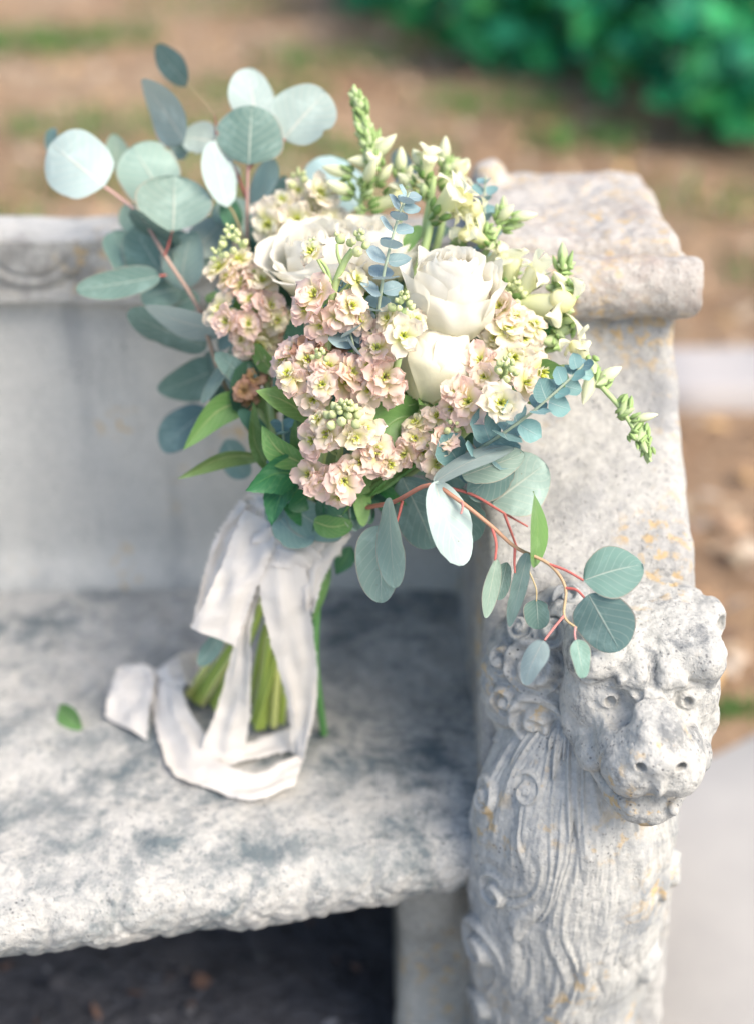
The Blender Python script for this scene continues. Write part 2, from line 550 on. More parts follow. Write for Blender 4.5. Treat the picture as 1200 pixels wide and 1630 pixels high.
tag(gridplane('soil', -2.6, 0.30, 0.80, 1.62, 120, 50, 0.012, 0.008, 14, M_SOIL), kind='structure')

# leaf litter, bark chips: nobody could count them
def litter(name, n, region, cols, smin, smax, seed, dens=None):
    r = np.random.default_rng(seed)
    x0, x1, y0, y1 = region
    P = np.stack([r.uniform(x0, x1, n), r.uniform(y0, y1, n), np.zeros(n)], -1)
    if dens is not None: P = P[dens(P)]
    n = len(P)
    P[:, 2] = 0.016 + 0.02 * fbm(P, 2.2, 3, 3)+ r.uniform(0, 0.015, n)
    s = r.uniform(smin, smax, n) ; asp = r.uniform(0.3, 0.8, n); a = r.uniform(0, 6.28, n)
    d = np.stack([np.cos(a), np.sin(a), r.normal(0, 0.25, n)], -1) * s[:, None]
    w = np.stack([-np.sin(a), np.cos(a), r.normal(0, 0.35, n)], -1) * (s * asp)[:, None]
    up = np.zeros((n, 3)); up[:, 2] = s * r.uniform(0.0, 0.4, n)
    V = np.stack([P - d, P - d * .3 + w + up, P - d * .3 - w + up, P + d * .4 + w * .8 + up, P + d * .4 - w * .8 + up, P + d], 1).reshape(-1, 3)
    b = np.arange(n)[:, None] * 6
    F = np.concatenate([np.concatenate([b, b + 2, b + 1, b + 1], 1), np.concatenate([b + 1, b + 2, b + 4, b + 3], 1), np.concatenate([b + 3, b + 4, b + 5, b + 5], 1)])
    C = np.asarray(cols)[r.integers(0, len(cols), n)] * r.uniform(0.85, 1.5, (n, 1))
    mb = MB(); mb.add(V, F, np.repeat(C, 6, 0))
    return mb
M_LITTER = vcolmat('dry_leaves', 0.8, 0.15)
browns = [(0.30, 0.19, 0.11), (0.38, 0.26, 0.17), (0.17, 0.11, 0.075), (0.46, 0.36, 0.25), (0.50, 0.33, 0.16), (0.26, 0.21, 0.15), (0.40, 0.33, 0.26)]
lit = litter('l', 24000, (-4, 5.5, 1.85, 13), browns, 0.010, 0.034, 21, lambda P: np.abs(P[:, 1] - 3.15) > 0.17).build('leaf_litter', M_LITTER)
tag(lit, 'brown dry leaves and bark chips scattered over the mulch', 'leaf litter', kind='stuff')
dk = litter('d', 900, (-2.0, 0.2, 0.84, 1.45), [(0.07, 0.07, 0.08), (0.12, 0.075, 0.06), (0.055, 0.06, 0.07), (0.045, 0.045, 0.055), (0.05, 0.045, 0.05), (0.20, 0.21, 0.24)], 0.004, 0.013, 5).build('leaf_litter', M_LITTER)  # crumb colours darkened and blued to carry the under-bench shade
tag(dk, 'damp crumbs and leaves coloured dark for the shade on the soil beneath the bench', 'leaf litter', kind='stuff')

def grass_tufts(spots, seed, h=(0.05, 0.11)):
    r = np.random.default_rng(seed); mb = MB()
    for (x, y, rad, n) in spots:
        for _ in range(n):
            a, q = r.uniform(0, 6.28), rad * math.sqrt(r.uniform())
            b = np.array((x + math.cos(a) * q * 1.6, y + math.sin(a) * q, 0.005))
            hh = r.uniform(*h); l = r.normal(0, 0.35, 2) * hh
            w = 0.004 * np.array((math.cos(a * 3), math.sin(a * 3), 0)) * (h[1] / 0.11 + .4)
            m = b + np.array((l[0] * .4, l[1] * .4, hh * .6)); e = b + np.array((l[0], l[1], hh))
            c = np.array((0.10, 0.22, 0.06)) * r.uniform(0.7, 1.4)
            mb.add([b - w, b + w, m + w * .8, m - w * .8, e], [[0, 1, 2, 3], [3, 2, 4, 4]], c)
    return mb
M_GRASS = vcolmat('grass_blades', 0.6, 0.35)
g = grass_tufts([(-1.75, 7.3, 0.28, 500), (-1.25, 7.5, 0.12, 120), (-0.55, 6.2, 0.22, 130), (-0.75, 4.9, 0.3, 130), (-0.30, 4.6, 0.25, 120), (-1.5, 4.4, 0.3, 180), (0.35, 7.6, 0.2, 120), (-0.9, 8.4, .3, 120), (0.0, 5.2, 0.2, 80), (-2.3, 6.0, 0.3, 100), (-0.2, 6.9, .25, 160), (0.45, 6.0, .2, 140), (-1.0, 5.6, .25, 160), (-0.45, 5.3, .2, 150), (0.75, 5.4, .15, 120), (-1.9, 5.1, .25, 160), (0.95, 4.6, .2, 80), (1.2, 3.9, .15, 60)], 4).build('grass', M_GRASS)
tag(g, 'sparse green grass growing through the mulch', 'grass', kind='stuff')
g = grass_tufts([(0.50, 1.83, 0.03, 60), (0.56, 1.84, 0.03, 50), (0.80, 1.84, 0.03, 20)], 9, (0.02, 0.05)).build('grass', M_GRASS)
tag(g, 'small green weeds along the edge of the paving', 'weeds', kind='stuff')

# hedge -----------------------------------------------------------
def leafcloud(blobs, n, size, seed, cols):
    r = np.random.default_rng(seed)
    mb = MB()
    vol = np.array([b[3] * b[4] * b[5] for b in blobs]); pk = r.choice(len(blobs), n, p=vol ** .67 / (vol ** .67).sum())
    B = np.array(blobs)[pk]
    d = r.normal(size=(n, 3)); d /= np.linalg.norm(d, axis=1)[:, None]
    rad = r.uniform(0.62, 1.0, n) ** 0.6
    P = B[:, :3] + d * B[:, 3:6] * rad[:, None]
    P += 0.10 * np.stack([fbm(P, 3.0, 2, 51), fbm(P, 3.0, 2, 52), fbm(P, 3.0, 2, 53)], -1)
    keep = (P[:, 2] > 0.06) & (fbm(P, 3.2, 2, 60) > -0.28); P = P[keep]; d = d[keep]; n = len(P)
    nr = d * .6 + r.normal(0, 0.5, (n, 3)) + np.array((0.25, -0.6, 0.7)); nr /= np.linalg.norm(nr, axis=1)[:, None]
    t = np.cross(nr, r.normal(size=(n, 3))); t /= np.linalg.norm(t, axis=1)[:, None]
    s = np.cross(nr, t); L = r.uniform(0.7, 1.25, n)[:, None] * size
    V = np.stack([P - t * L, P - t * L * .2 + s * L * .48 + nr * L * .12, P - t * L * .2 - s * L * .48 + nr * L * .12, P + t * L * .5 + s * L * .36 + nr * L * .1, P + t * L * .5 - s * L * .36 + nr * L * .1, P + t * L, P - t * L * .2, P + t * L * .5], 1).reshape(-1, 3)
    b = np.arange(n)[:, None] * 8
    F = np.concatenate([np.concatenate([b, b + 6, b + 1, b + 1], 1), np.concatenate([b, b + 2, b + 6, b + 6], 1), np.concatenate([b + 1, b + 6, b + 7, b + 3], 1), np.concatenate([b + 6, b + 2, b + 4, b + 7], 1), np.concatenate([b + 3, b + 7, b + 5, b + 5], 1), np.concatenate([b + 7, b + 4, b + 5, b + 5], 1)])
    C = np.asarray(cols)[r.integers(0, len(cols), n)] * r.uniform(0.7, 1.3, (n, 1))
    mb.add(V, F, np.repeat(C, 8, 0)); return mb
M_HEDGE = vcolmat('hedge_leaves', 0.45, 0.3, 0.4)
M_BARK = NT('bark', 0.9, 0.1); M_BARK = M_BARK.done(M_BARK.mix(M_BARK.noise(30, 5), (0.06, 0.04, 0.03), (0.16, 0.12, 0.09)), M_BARK.bump(M_BARK.noise(60, 4), 0.7, 0.01))
greens = [(0.03, 0.36, 0.12), (0.04, 0.46, 0.15), (0.09, 0.50, 0.13), (0.006, 0.11, 0.06), (0.09, 0.66, 0.26), (0.008, 0.14, 0.07), (0.015, 0.32, 0.16)]
def shrub(blobs, n, size, seed, label, trunks):
    x, y = blobs[0][0], blobs[0][1]
    e = empty('hedge_shrub', (x, y, 0)); tag(e, label, 'shrub', 'hedge shrubs behind the bench')
    c = leafcloud(blobs, n, size, seed, greens).build('crown', M_HEDGE, e)
    r = np.random.default_rng(seed + 1)
    for (tx, ty) in trunks:
        mb = MB()
        for k in range(5):
            a = r.uniform(0, 6.28)
            p = [(tx, ty, -0.02), (tx + .05 * math.cos(a), ty + .05 * math.sin(a), .35), (tx + .25 * math.cos(a), ty + .2 * math.sin(a), .75), (tx + .35 * math.cos(a), ty + .3 * math.sin(a), 1.15)]
            tube(mb, smooth_path(p, 8), np.linspace(0.028, 0.008, 8), 6)
        mb.build('trunk', M_BARK, e)
shrub([(1.50, 5.60, .42, .55, .50, .48), (1.95, 5.30, .42, .6, .5, .48), (1.15, 5.95, .28, .38, .36, .32), (2.0, 6.1, 1.0, .7, .55, .55), (2.75, 5.9, .9, .6, .6, .7)], 5200, 0.075, 31, 'dense emerald green shrub bulging over the mulch behind the carved arm', [(1.8, 6.1), (2.4, 5.8)])
shrub([(0.85, 6.75, .42, .55, .5, .48), (1.3, 6.6, .8, .55, .5, .60), (0.42, 7.3, .40, .45, .45, .44), (2.3, 7.3, 1.1, .6, .6, .6)], 5000, 0.075, 37, 'leafy green shrub farther along the hedge, beyond the emerald one', [(1.3, 7.5), (1.9, 7.3)])
shrub([(0.12, 8.3, .42, .45, .45, .46), (0.8, 8.5, .8, .6, .5, .62), (1.5, 8.7, 1.2, .6, .5, .6)], 3800, 0.075, 41, 'farthest dark green shrub at the end of the hedge', [(0.5, 9.0), (1.1, 8.9)])

# ------------------------------------------------------------------ the carved stone bench
M_SEAT = stone('weathered_seat_stone', (0.43, 0.425, 0.405), (0.36, 0.36, 0.348), blotch=(0.115, 0.145, 0.16), blotch_amt=0.95, speck=0.12, lichen=0.0, bump=0.7)
M_BACK = stone('backrest_stone', (0.465, 0.463, 0.435), (0.39, 0.392, 0.375), blotch=None, speck=0.35, lichen=0.05, streak=0.55, bump=0.25, soot=(0.22, 0.23, 0.24))
M_FRZ = stone('frieze_stone', (0.46, 0.455, 0.43), (0.33, 0.325, 0.305), blotch=(0.24, 0.235, 0.22), blotch_amt=0.5, speck=0.35, lichen=1.6, bump=0.5)
M_ARM = stone('arm_stone', (0.395, 0.393, 0.375), (0.30, 0.30, 0.292), blotch=(0.27, 0.275, 0.28), blotch_amt=0.55, speck=0.55, lichen=1.5, streak=0.35, bump=0.8)
M_CAP = stone('cap_stone', (0.395, 0.38, 0.36), (0.30, 0.27, 0.24), blotch=(0.33, 0.28, 0.25), blotch_amt=0.35, speck=0.25, lichen=2.0, bump=0.7)
M_LION = stone('lion_stone', (0.40, 0.40, 0.38), (0.315, 0.318, 0.305), blotch=(0.17, 0.18, 0.185), blotch_amt=0.12, speck=0.75, lichen=0.15, bump=0.55)
M_MANE = stone('mane_stone', (0.40, 0.40, 0.38), (0.29, 0.298, 0.29), blotch=(0.26, 0.275, 0.285), blotch_amt=0.5, speck=0.3, lichen=0.7, bump=0.5)
M_LEG = stone('pedestal_stone', (0.40, 0.39, 0.35), (0.26, 0.26, 0.24), speck=0.4, lichen=0.2, bump=0.6)

bench = empty('stone_bench', (-0.5, 1.25, 0.0))
tag(bench, 'weathered pale stone garden bench with carved lion head arm', 'bench')
SEAT_Z, INNER_X, OUTER_X = 0.45, 0.098, 0.288

def front_y(x):      # bowed front edge of the seat
    return 1.078 - 0.233 * np.clip(0.12 - x, 0, 2) + 0.12 * np.clip(-0.5 - x, 0, 2) ** 2

def leaf_relief(x, h):
    """carved hanging leaves; x metres along the front, h 0 top .. 1 bottom"""
    out = np.zeros_like(x)
    for row, (sp, ph, h0, h1, wid) in enumerate([(0.118, 0.0, -0.25, 1.05, 0.075), (0.118, 0.059, 0.05, 1.12, 0.055)]):
        k = np.round((x - ph) / sp)
        dx = (x - ph) - k * sp + 0.006 * np.sin(k * 7.3 + h * 5)
        t = np.clip((h - h0) / (h1 - h0), 0, 1)
        w = wid * np.sqrt(np.clip(1 - t, 0, 1)) * (0.55 + 0.6 * np.sin(np.clip(t * 1.2 + 0.25, 0, 1) * 3.1416))
        q = np.abs(dx) / (w + 1e-4)
        body = np.clip(1 - q ** 3, 0, 1) * (0.0062 - 0.002 * row)
        lob = 0.0008 * np.sin((t * 6 + q * 1.6) * 6.2832) * np.clip(1 - q, 0, 1) * (q > 0.12)
        mid = -0.002 * np.exp(-(dx / 0.0035) ** 2)
        out = np.maximum(out, np.where(q < 1, body + lob + mid, 0)) - 0.0030 * np.exp(-((q - 1.0) / 0.07) ** 2) * (t < 0.97)
    return out

def build_seat():
    nx = 560
    xs = np.linspace(-1.5, INNER_X + 0.004, nx)
    prof = []      # (kind, param)
    ntop, nfr, nun = 60, 70, 14
    rows = []
    yf = front_y(xs)
    P0 = np.stack([xs, xs * 0, xs * 0], -1)
    bot = 0.088 + 0.012 * np.clip(-xs / 0.34, 0, 1) + 0.005 * np.abs(np.sin(xs / 0.118 * 3.1416 * 2)) + 0.004 * vnoise(P0, 60, 4) + 0.012 * vnoise(P0, 9, 6)
    yb = 1.512
    for k in range(ntop):
        s = k / (ntop - 1)
        y = yb + (yf + 0.012 - yb) * s
        P = np.stack([xs, y, np.full(nx, SEAT_Z)], -1)
        e = np.clip((s - 0.86) / 0.14, 0, 1)
        P[:, 2] += 0.0035 * fbm(P, 9, 4, 2) + 0.0016 * fbm(P, 60, 2, 9) - 0.010 * e ** 2 - 0.004 * np.sin(s * 3.14)
        rows.append(P)
    for k in range(nfr):
        h = k / (nfr - 1)
        z = SEAT_Z - 0.012 - h * (bot - 0.012)
        rel = leaf_relief(xs, np.full(nx, h))
        bulge = 0.016 * math.sin(min(h * 1.15 + 0.08, 1) * math.pi) - 0.022 * max(h - 0.8, 0) / 0.2
        P = np.stack([xs, yf - bulge, z], -1)
        P[:, 1] += -rel - 0.0014 * fbm(P, 45, 4, 12) - 0.003 * fbm(P, 12, 2, 15)
        rows.append(P)
    for k in range(nun):
        s = (k + 1) / nun
        P = np.stack([xs, yf + 0.02 + s * (1.5 - yf - 0.02), SEAT_Z - bot + 0.012 * min(1, s * 4)], -1)
        rows.append(P)
    V = np.stack(rows, 1).reshape(-1, 3)
    F = grid_faces(nx, len(rows))[:, ::-1]
    return mk('seat', V, F, M_SEAT, bench)
build_seat()

def build_back():
    nx, nz = 200, 90
    xs = np.linspace(-1.5, INNER_X + 0.004, nx)
    zs = np.concatenate([np.linspace(0.0, 0.4, 6), np.linspace(0.42, 0.816, nz)])
    X, Z = np.meshgrid(xs, zs, indexing='ij')
    Y = np.full_like(X, 1.503) + 0.0
    P = np.stack([X, Y, Z], -1).reshape(-1, 3)
    P[:, 1] += 0.03 * np.clip(P[:, 2] - 0.45, 0, 1) - 0.0012 * fbm(P, 20, 3, 31) - 0.002 * fbm(P, 5, 2, 32) - 0.018 * np.exp(-((P[:, 2] - 0.45) / 0.03) ** 2)
    Vb = P.copy(); Vb[:, 1] = 1.585
    n = len(P); F = grid_faces(nx, len(zs))
    V = np.vstack([P, Vb])
    return mk('backrest', V, np.vstack([F, F[:, ::-1] + n]), M_BACK, bench)
build_back()

def build_frieze():
    """carved top rail: scrolling leaf relief on a proud band"""
    nx, nz = 520, 80
    x0, x1 = -1.5, INNER_X + 0.003
    xs = np.linspace(x0, x1, nx)
    rows = []
    zb, zt = 0.808, 0.874
    for k in range(nz):
        h = k / (nz - 1)
        z = np.full(nx, zb + h * (zt - zb))
        # festoon: hanging lobes outlined by grooves, small fans between them
        sp = 0.15
        kx = np.round((xs + 0.065) / sp); dx = (xs + 0.065) - kx * sp + 0.004 * np.sin(kx * 5)
        q = np.sqrt((dx / 0.066) ** 2 + ((h - 1.0) / 0.82) ** 2)
        rel = 0.006 * np.clip(1 - q ** 4, 0, 1) ** 0.5
        rel -= 0.0028 * np.exp(-((q - 0.72) / 0.05) ** 2) + 0.003 * np.exp(-((q - 1.02) / 0.04) ** 2)
        fx = np.abs(dx) - sp / 2
        fan = np.clip(1 - (fx / 0.026) ** 2 - ((h - 0.35) / 0.42) ** 2, 0, 1)
        rel = np.maximum(rel, 0.006 * np.sqrt(fan) - 0.0025 * (np.sin(np.arctan2(fx, h + 0.05) * 16) > 0.5) * (fan > 0))
        if h < 0.16: rel = np.maximum(rel, 0.005)
        lowz = z.copy()
        if k == 0: lowz = z + 0.006 * vnoise(np.stack([xs, xs * 0, xs * 0], -1), 30, 3) - 0.004 * (np.abs(dx) < 0.06)
        P = np.stack([xs, 1.498 - 0.004 - rel, lowz], -1)
        P[:, 1] -= 0.002 * fbm(P, 30, 3, 41)
        rows.append(P)
    for k in range(14):
        s = (k + 1) / 14
        P = np.stack([xs, np.full(nx, 1.494 + s * 0.085), np.full(nx, zt + 0.006 * math.sin(min(s * 4, 1.57)) - 0.01 * max(0, s - .85) / .15)], -1)
        P[:, 2] += 0.002 * fbm(P, 12, 3, 44)
        rows.append(P)
    under = np.stack([xs, np.full(nx, 1.53), np.full(nx, zb + 0.002)], -1)
    rows.insert(0, under)
    rows.append(np.stack([xs, np.full(nx, 1.579), np.full(nx, zb)], -1))
    V = np.stack(rows, 1).reshape(-1, 3)
    return mk('carved_frieze', V, grid_faces(nx, len(rows)), M_FRZ, bench)
build_frieze()

# arm: a slab whose front edge sweeps down to the lion -----------------
def poly_sdf(Y, Z, poly):
    d = np.full(Y.shape, 9.0, np.float32); inside = np.zeros(Y.shape, bool)
    n = len(poly)
    for i in range(n):
        (ay, az), (by, bz) = poly[i], poly[(i + 1) % n]
        ey, ez = by - ay, bz - az
        wy, wz = Y - ay, Z - az
        t = np.clip((wy * ey + wz * ez) / (ey * ey + ez * ez), 0, 1)
        d = np.minimum(d, np.hypot(wy - ey * t, wz - ez * t))
        c = (az > Z) != (bz > Z)
        inside ^= c & (Y < (by - ay) * (Z - az) / ((bz - az) if abs(bz - az) > 1e-9 else 1e-9) + ay)
    return np.where(inside, -d, d)

def build_arm():
    F = Field((INNER_X - 0.02, 0.99, -0.01), (OUTER_X + 0.02, 1.64, 0.91), 0.0042)
    curve = smooth_path([(1.318, 0.90), (1.315, 0.865), (1.300, 0.82), (1.272, 0.775), (1.225, 0.738), (1.165, 0.712), (1.135, 0.695), (1.122, 0.66), (1.118, 0.60)], 26)
    poly = [(1.615, 0.0), (1.615, 0.90)] + [tuple(c) for c in curve] + [(1.10, 0.50), (1.06, 0.2), (1.035, 0.0)]
    sl, G = F.sub(F.lo, F.lo + F.n * F.h)
    d2 = poly_sdf(G[..., 1], G[..., 2], poly)
    # a sunken panel rim on the sweeping face: raised border on both sides
    dx = np.abs(G[..., 0] - (INNER_X + OUTER_X) / 2) - (OUTER_X - INNER_X) / 2
    rad = 0.016
    q0 = d2 + rad; q1 = dx + rad
    d = np.hypot(np.maximum(q0, 0), np.maximum(q1, 0)) + np.minimum(np.maximum(q0, q1), 0) - rad
    F.union(d, sl)
    V, Fc = F.mesh(); V = weather(V, Fc, ((0.0026, 14, 3, 71), (0.0014, 70, 2, 74)))
    return mk('arm', V, Fc, M_ARM, bench)
build_arm()

def build_cap():
    F = Field((INNER_X - 0.02, 1.26, 0.86), (OUTER_X + 0.03, 1.66, 0.975), 0.003)
    sl, G = F.sub(F.lo, F.lo + F.n * F.h)
    X, Y, Z = G[..., 0], G[..., 1], G[..., 2]
    # tapering block
    tz = np.clip((Z - 0.89) / 0.06, 0, 1)
    xc = (INNER_X + OUTER_X) / 2 + 0.001; hw = 0.098 - 0.010 * tz
    yc = 1.462; hl = 0.130 - 0.014 * tz
    zt = 0.926 - 0.006 * np.exp(-(((X - xc) / 0.05) ** 2 + ((Y - yc) / 0.06) ** 2)) - 0.004 * np.clip((1.40 - Y) / 0.1, 0, 1)
    q = np.stack([np.abs(X - xc) - hw + 0.012, np.abs(Y - yc) - hl + 0.012, np.maximum(Z - zt, 0.865 - Z) + 0.012], -1)
    d = np.linalg.norm(np.maximum(q, 0), axis=-1) + np.minimum(q.max(-1), 0) - 0.012
    F.union(d, sl)
    # small raised knob on the back inner corner
    F.ell((INNER_X + 0.022, 1.545, 0.930), (0.018, 0.022, 0.018), 0.01)
    V, Fc = F.mesh(); V = weather(V, Fc, ((0.0040, 16, 3, 81), (0.0018, 80, 2, 84)))
    cap = mk('arm_cap', V, Fc, M_CAP, bench)
    # bullnose roll under the cap, running along the front and turning down the outer side
    F = Field((INNER_X - 0.03, 1.24, 0.82), (OUTER_X + 0.03, 1.40, 0.945), 0.0028)
    F.rope([(INNER_X - 0.004, 1.312, 0.886), (OUTER_X + 0.002, 1.312, 0.886)], 0.0295, 0.0)
    F.box(((INNER_X + OUTER_X) / 2, 1.335, 0.884), ((OUTER_X - INNER_X) / 2 + 0.012, 0.035, 0.022), 0.012, 0.012)
    sl, G = F.sub(F.lo, F.lo + F.n * F.h)
    d = np.abs(G[..., 0] - (INNER_X + OUTER_X) / 2) - ((OUTER_X - INNER_X) / 2 + 0.013)
    F.f = np.maximum(F.f, d)
    V, Fc = F.mesh(); V = weather(V, Fc, ((0.0026, 18, 3, 91), (0.0014, 90, 2, 94)))
    mk('cap_moulding', V, Fc, M_CAP, bench)
build_cap()

# pedestal under the seat
def build_leg():
    F = Field((-0.02, 1.10, -0.01), (INNER_X + 0.01, 1.50, 0.37), 0.005)
    F.box((0.068, 1.30, 0.18), (0.045, 0.155, 0.20), 0.02, 0.0)
    F.rope([(0.060, 1.15, 0.33), (0.060, 1.165, 0.26), (0.064, 1.20, 0.20)], [0.040, 0.036, 0.02], 0.02)
    F.rope([(0.062, 1.15, 0.02), (0.064, 1.16, 0.08), (0.066, 1.19, 0.15)], [0.046, 0.040, 0.02], 0.02)
    V, Fc = F.mesh(); V = V + 0.002 * fbm(V, 30, 3, 3)[:, None]
    mk('pedestal', V, Fc, M_LEG, bench)
build_leg()
# lion head and mane carved on the arm front -------------------------
def rotz(a): c, s = math.cos(a), math.sin(a); return np.array(((c, -s, 0), (s, c, 0), (0, 0, 1)))
def rotx(a): c, s = math.cos(a), math.sin(a); return np.array(((1, 0, 0), (0, c, -s), (0, s, c)))

def curl(F, C, e1, e2, rad, turns, tw, r0, k=0.003, flip=1):
    th = np.linspace(0, turns * 2 * math.pi, 20) * flip
    q = rad * (1 - 0.78 * np.linspace(0, 1, 20) ** 0.8)
    nn = np.cross(e1, e2)
    P = C + q[:, None] * (np.cos(th + tw)[:, None] * e1 + np.sin(th + tw)[:, None] * e2)
    F.rope(P, r0 * (1 - 0.45 * np.linspace(0, 1, 20)), k)

HEAD_LOC, HEAD_YAW, HEAD_PITCH = (0.2245, 1.066, 0.626), 0.5, 2.0
HEAD_R = rotz(math.radians(HEAD_YAW)) @ rotz(math.pi) @ rotx(math.radians(HEAD_PITCH))
def build_lion_head():
    # local: x sideways, y towards the viewer, z up
    F = Field((-0.115, -0.12, -0.115), (0.115, 0.15, 0.09), 0.0014)
    S = (-1, 1)
    F.box((0, -0.03, -0.005), (0.069, 0.085, 0.062), 0.030, 0.0)              # skull
    F.box((0, 0.006, 0.037), (0.072, 0.058, 0.020), 0.018, 0.010)             # broad forehead
    for s in S:
        F.box((s * 0.036, 0.049, 0.040), (0.033, 0.020, 0.016), 0.014, 0.008, M=rotz(s * 0.22))  # brow shelf
        F.ell((s * 0.013, 0.066, 0.036), (0.012, 0.012, 0.013), 0.006)         # inner brow knots
        F.ell((s * 0.050, 0.016, -0.020), (0.022, 0.044, 0.036), 0.018)        # cheeks
        F.ell((s * 0.047, 0.043, 0.002), (0.022, 0.024, 0.024), 0.012)
    F.box((0, 0.080, 0.002), (0.0235, 0.046, 0.022), 0.014, 0.014, M=rotx(-0.20))     # bridge
    F.ell((0, 0.080, -0.024), (0.049, 0.054, 0.034), 0.014)                   # muzzle
    for s in S:
        F.ell((s * 0.021, 0.104, -0.030), (0.027, 0.029, 0.024), 0.010)        # lip pads
    F.ell((0, 0.128, -0.010), (0.019, 0.012, 0.013), 0.007)                    # nose pad
    for s in S: F.ell((s * 0.018, 0.122, -0.011), (0.012, 0.011, 0.011), 0.006)
    F.ell((0, 0.131, -0.028), (0.006, 0.008, 0.013), 0.005)                    # septum
    # eye sockets, balls, lids, pupils
    for s in S:
        ex, ez = s * 0.0365, 0.008
        F.ell((ex, 0.082, ez + 0.001), (0.023, 0.018, 0.0150), 0.004, cut=True)
        F.ell((ex, 0.057, ez), (0.0155, 0.0140, 0.0135), 0.002)
        a = np.linspace(0, 2 * math.pi, 25)
        for rx, rz, rr, yy in ((0.0165, 0.0138, 0.0023, 0.0655), (0.0235, 0.0195, 0.0022, 0.0615)):
            ring = np.stack([ex + rx * np.cos(a), yy - 0.010 * np.abs(np.cos(a)) ** 2 - (s * np.cos(a) * 0.005), ez + rz * np.sin(a)], -1)
            F.rope(ring, rr, 0.003)
        F.ell((ex - s * 0.001, 0.0715, ez), (0.0052, 0.009, 0.0058), 0.001, cut=True)
    # brow underside line and frown folds
    for s in S:
        F.box((s * 0.018, 0.066, 0.030), (0.015, 0.012, 0.008), 0.006, 0.004)
        F.rope([(s * 0.012, 0.080, 0.0225), (s * 0.036, 0.078, 0.0260), (s * 0.066, 0.060, 0.0285)], 0.0034, 0.002, cut=True)
        F.rope([(s * 0.013, 0.083, 0.026), (s * 0.0175, 0.084, 0.010), (s * 0.020, 0.088, -0.004)], 0.0034, 0.003, cut=True)
    F.rope([(-0.002, 0.078, 0.062), (0.002, 0.081, 0.044), (0.000, 0.080, 0.030)], [0.003, 0.0050, 0.003], 0.003, cut=True)
    F.rope([(-0.018, 0.081, 0.028), (0.0, 0.084, 0.023), (0.018, 0.081, 0.028)], 0.0026, 0.002, cut=True)
    # nostrils and folds running back from them
    for s in S:
        F.ell((s * 0.0180, 0.133, -0.0115), (0.0050, 0.010, 0.0040), 0.001, cut=True)
        for r0 in (0.017, 0.023, 0.030):
            a = np.linspace(-1.75, 0.55, 14)
            lx = 0.020 + np.cos(a) * r0; lz = -0.0135 + np.sin(a) * r0 * 0.8
            yy = 0.106 + 0.0295 * np.sqrt(np.clip(1 - ((lx - 0.022) / 0.030) ** 2 - ((lz + 0.030) / 0.030) ** 2, 0, 1))
            F.rope(np.stack([s * lx, yy, lz], -1), 0.0016, 0.0018, cut=True)
    # lower jaw and mouth
    for s in S: F.ell((s * 0.050, 0.062, -0.044), (0.014, 0.026, 0.015), 0.010)
    F.ell((0, 0.066, -0.072), (0.041, 0.050, 0.020), 0.006)
    F.ell((0, 0.098, -0.073), (0.028, 0.020, 0.016), 0.008)
    a = np.linspace(-0.70, 0.70, 25)
    mouth = np.stack([a * 0.062, 0.137 - 0.080 * np.abs(a) ** 1.6, -0.0585 - 0.004 * np.cos(a * 9) * (np.abs(a) < 0.5) + 0.026 * np.abs(a) ** 2.4], -1)
    F.rope(mouth, 0.0046, 0.002, cut=True)
    F.ell((0, 0.126, -0.056), (0.017, 0.018, 0.0080), 0.002, cut=True)        # open dip under the nose
    for s in S:
        u = np.linspace(0, 1, 12)
        lip = np.stack([s * (0.020 + 0.046 * u), 0.114 - 0.074 * u, -0.067 + 0.030 * u ** 2], -1)
        F.rope(lip, 0.0056, 0.003)
        F.ell((s * 0.066, 0.040, -0.028), (0.008, 0.010, 0.016), 0.004)        # corner of the mouth
    # squat ears set into the mane
    for s in S:
        F.ell((s * 0.070, -0.010, 0.040), (0.014, 0.020, 0.020), 0.008)
        F.ell((s * 0.078, 0.006, 0.040), (0.009, 0.012, 0.012), 0.003, cut=True)
    V, Fc = F.mesh()
    V = weather(V, Fc, ((0.0010, 40, 4, 5), (0.0008, 170, 2, 6), (0.0010, 14, 2, 8)))
    V[:, 0] *= 0.93 - 0.05 * np.clip(V[:, 1] / 0.13, 0, 1)
    V = V @ HEAD_R.T + np.array(HEAD_LOC)
    return mk('lion_head', V, Fc, M_LION, bench)
build_lion_head()

def curl_relief(P, N, bumps):
    """rounded spiral curls raised on a surface; bumps = (centre, e1, e2, radius, phase, turn)"""
    h = np.zeros(len(P))
    for (C, e1, e2, R, ph, fl) in bumps:
        d = P - C; x, y = d @ e1, d @ e2
        rho = np.hypot(x, y); th = np.arctan2(y, x) * fl
        q = rho / R
        prof = 0.50 * R * np.sqrt(np.clip(1 - q ** 2.2, 0, 1))
        sp = np.cos(6.2832 * (rho / (R * 0.62)) - th + ph); k0 = np.clip((q - 0.16) / 0.22, 0, 1); sp = sp * k0 + 0.5 * (1 - k0)
        hh = prof * (0.78 + 0.22 * sp) + 0.0022 * sp * (q < 0.93)
        h = np.where(q < 1, np.maximum(h, hh), h)
    return h

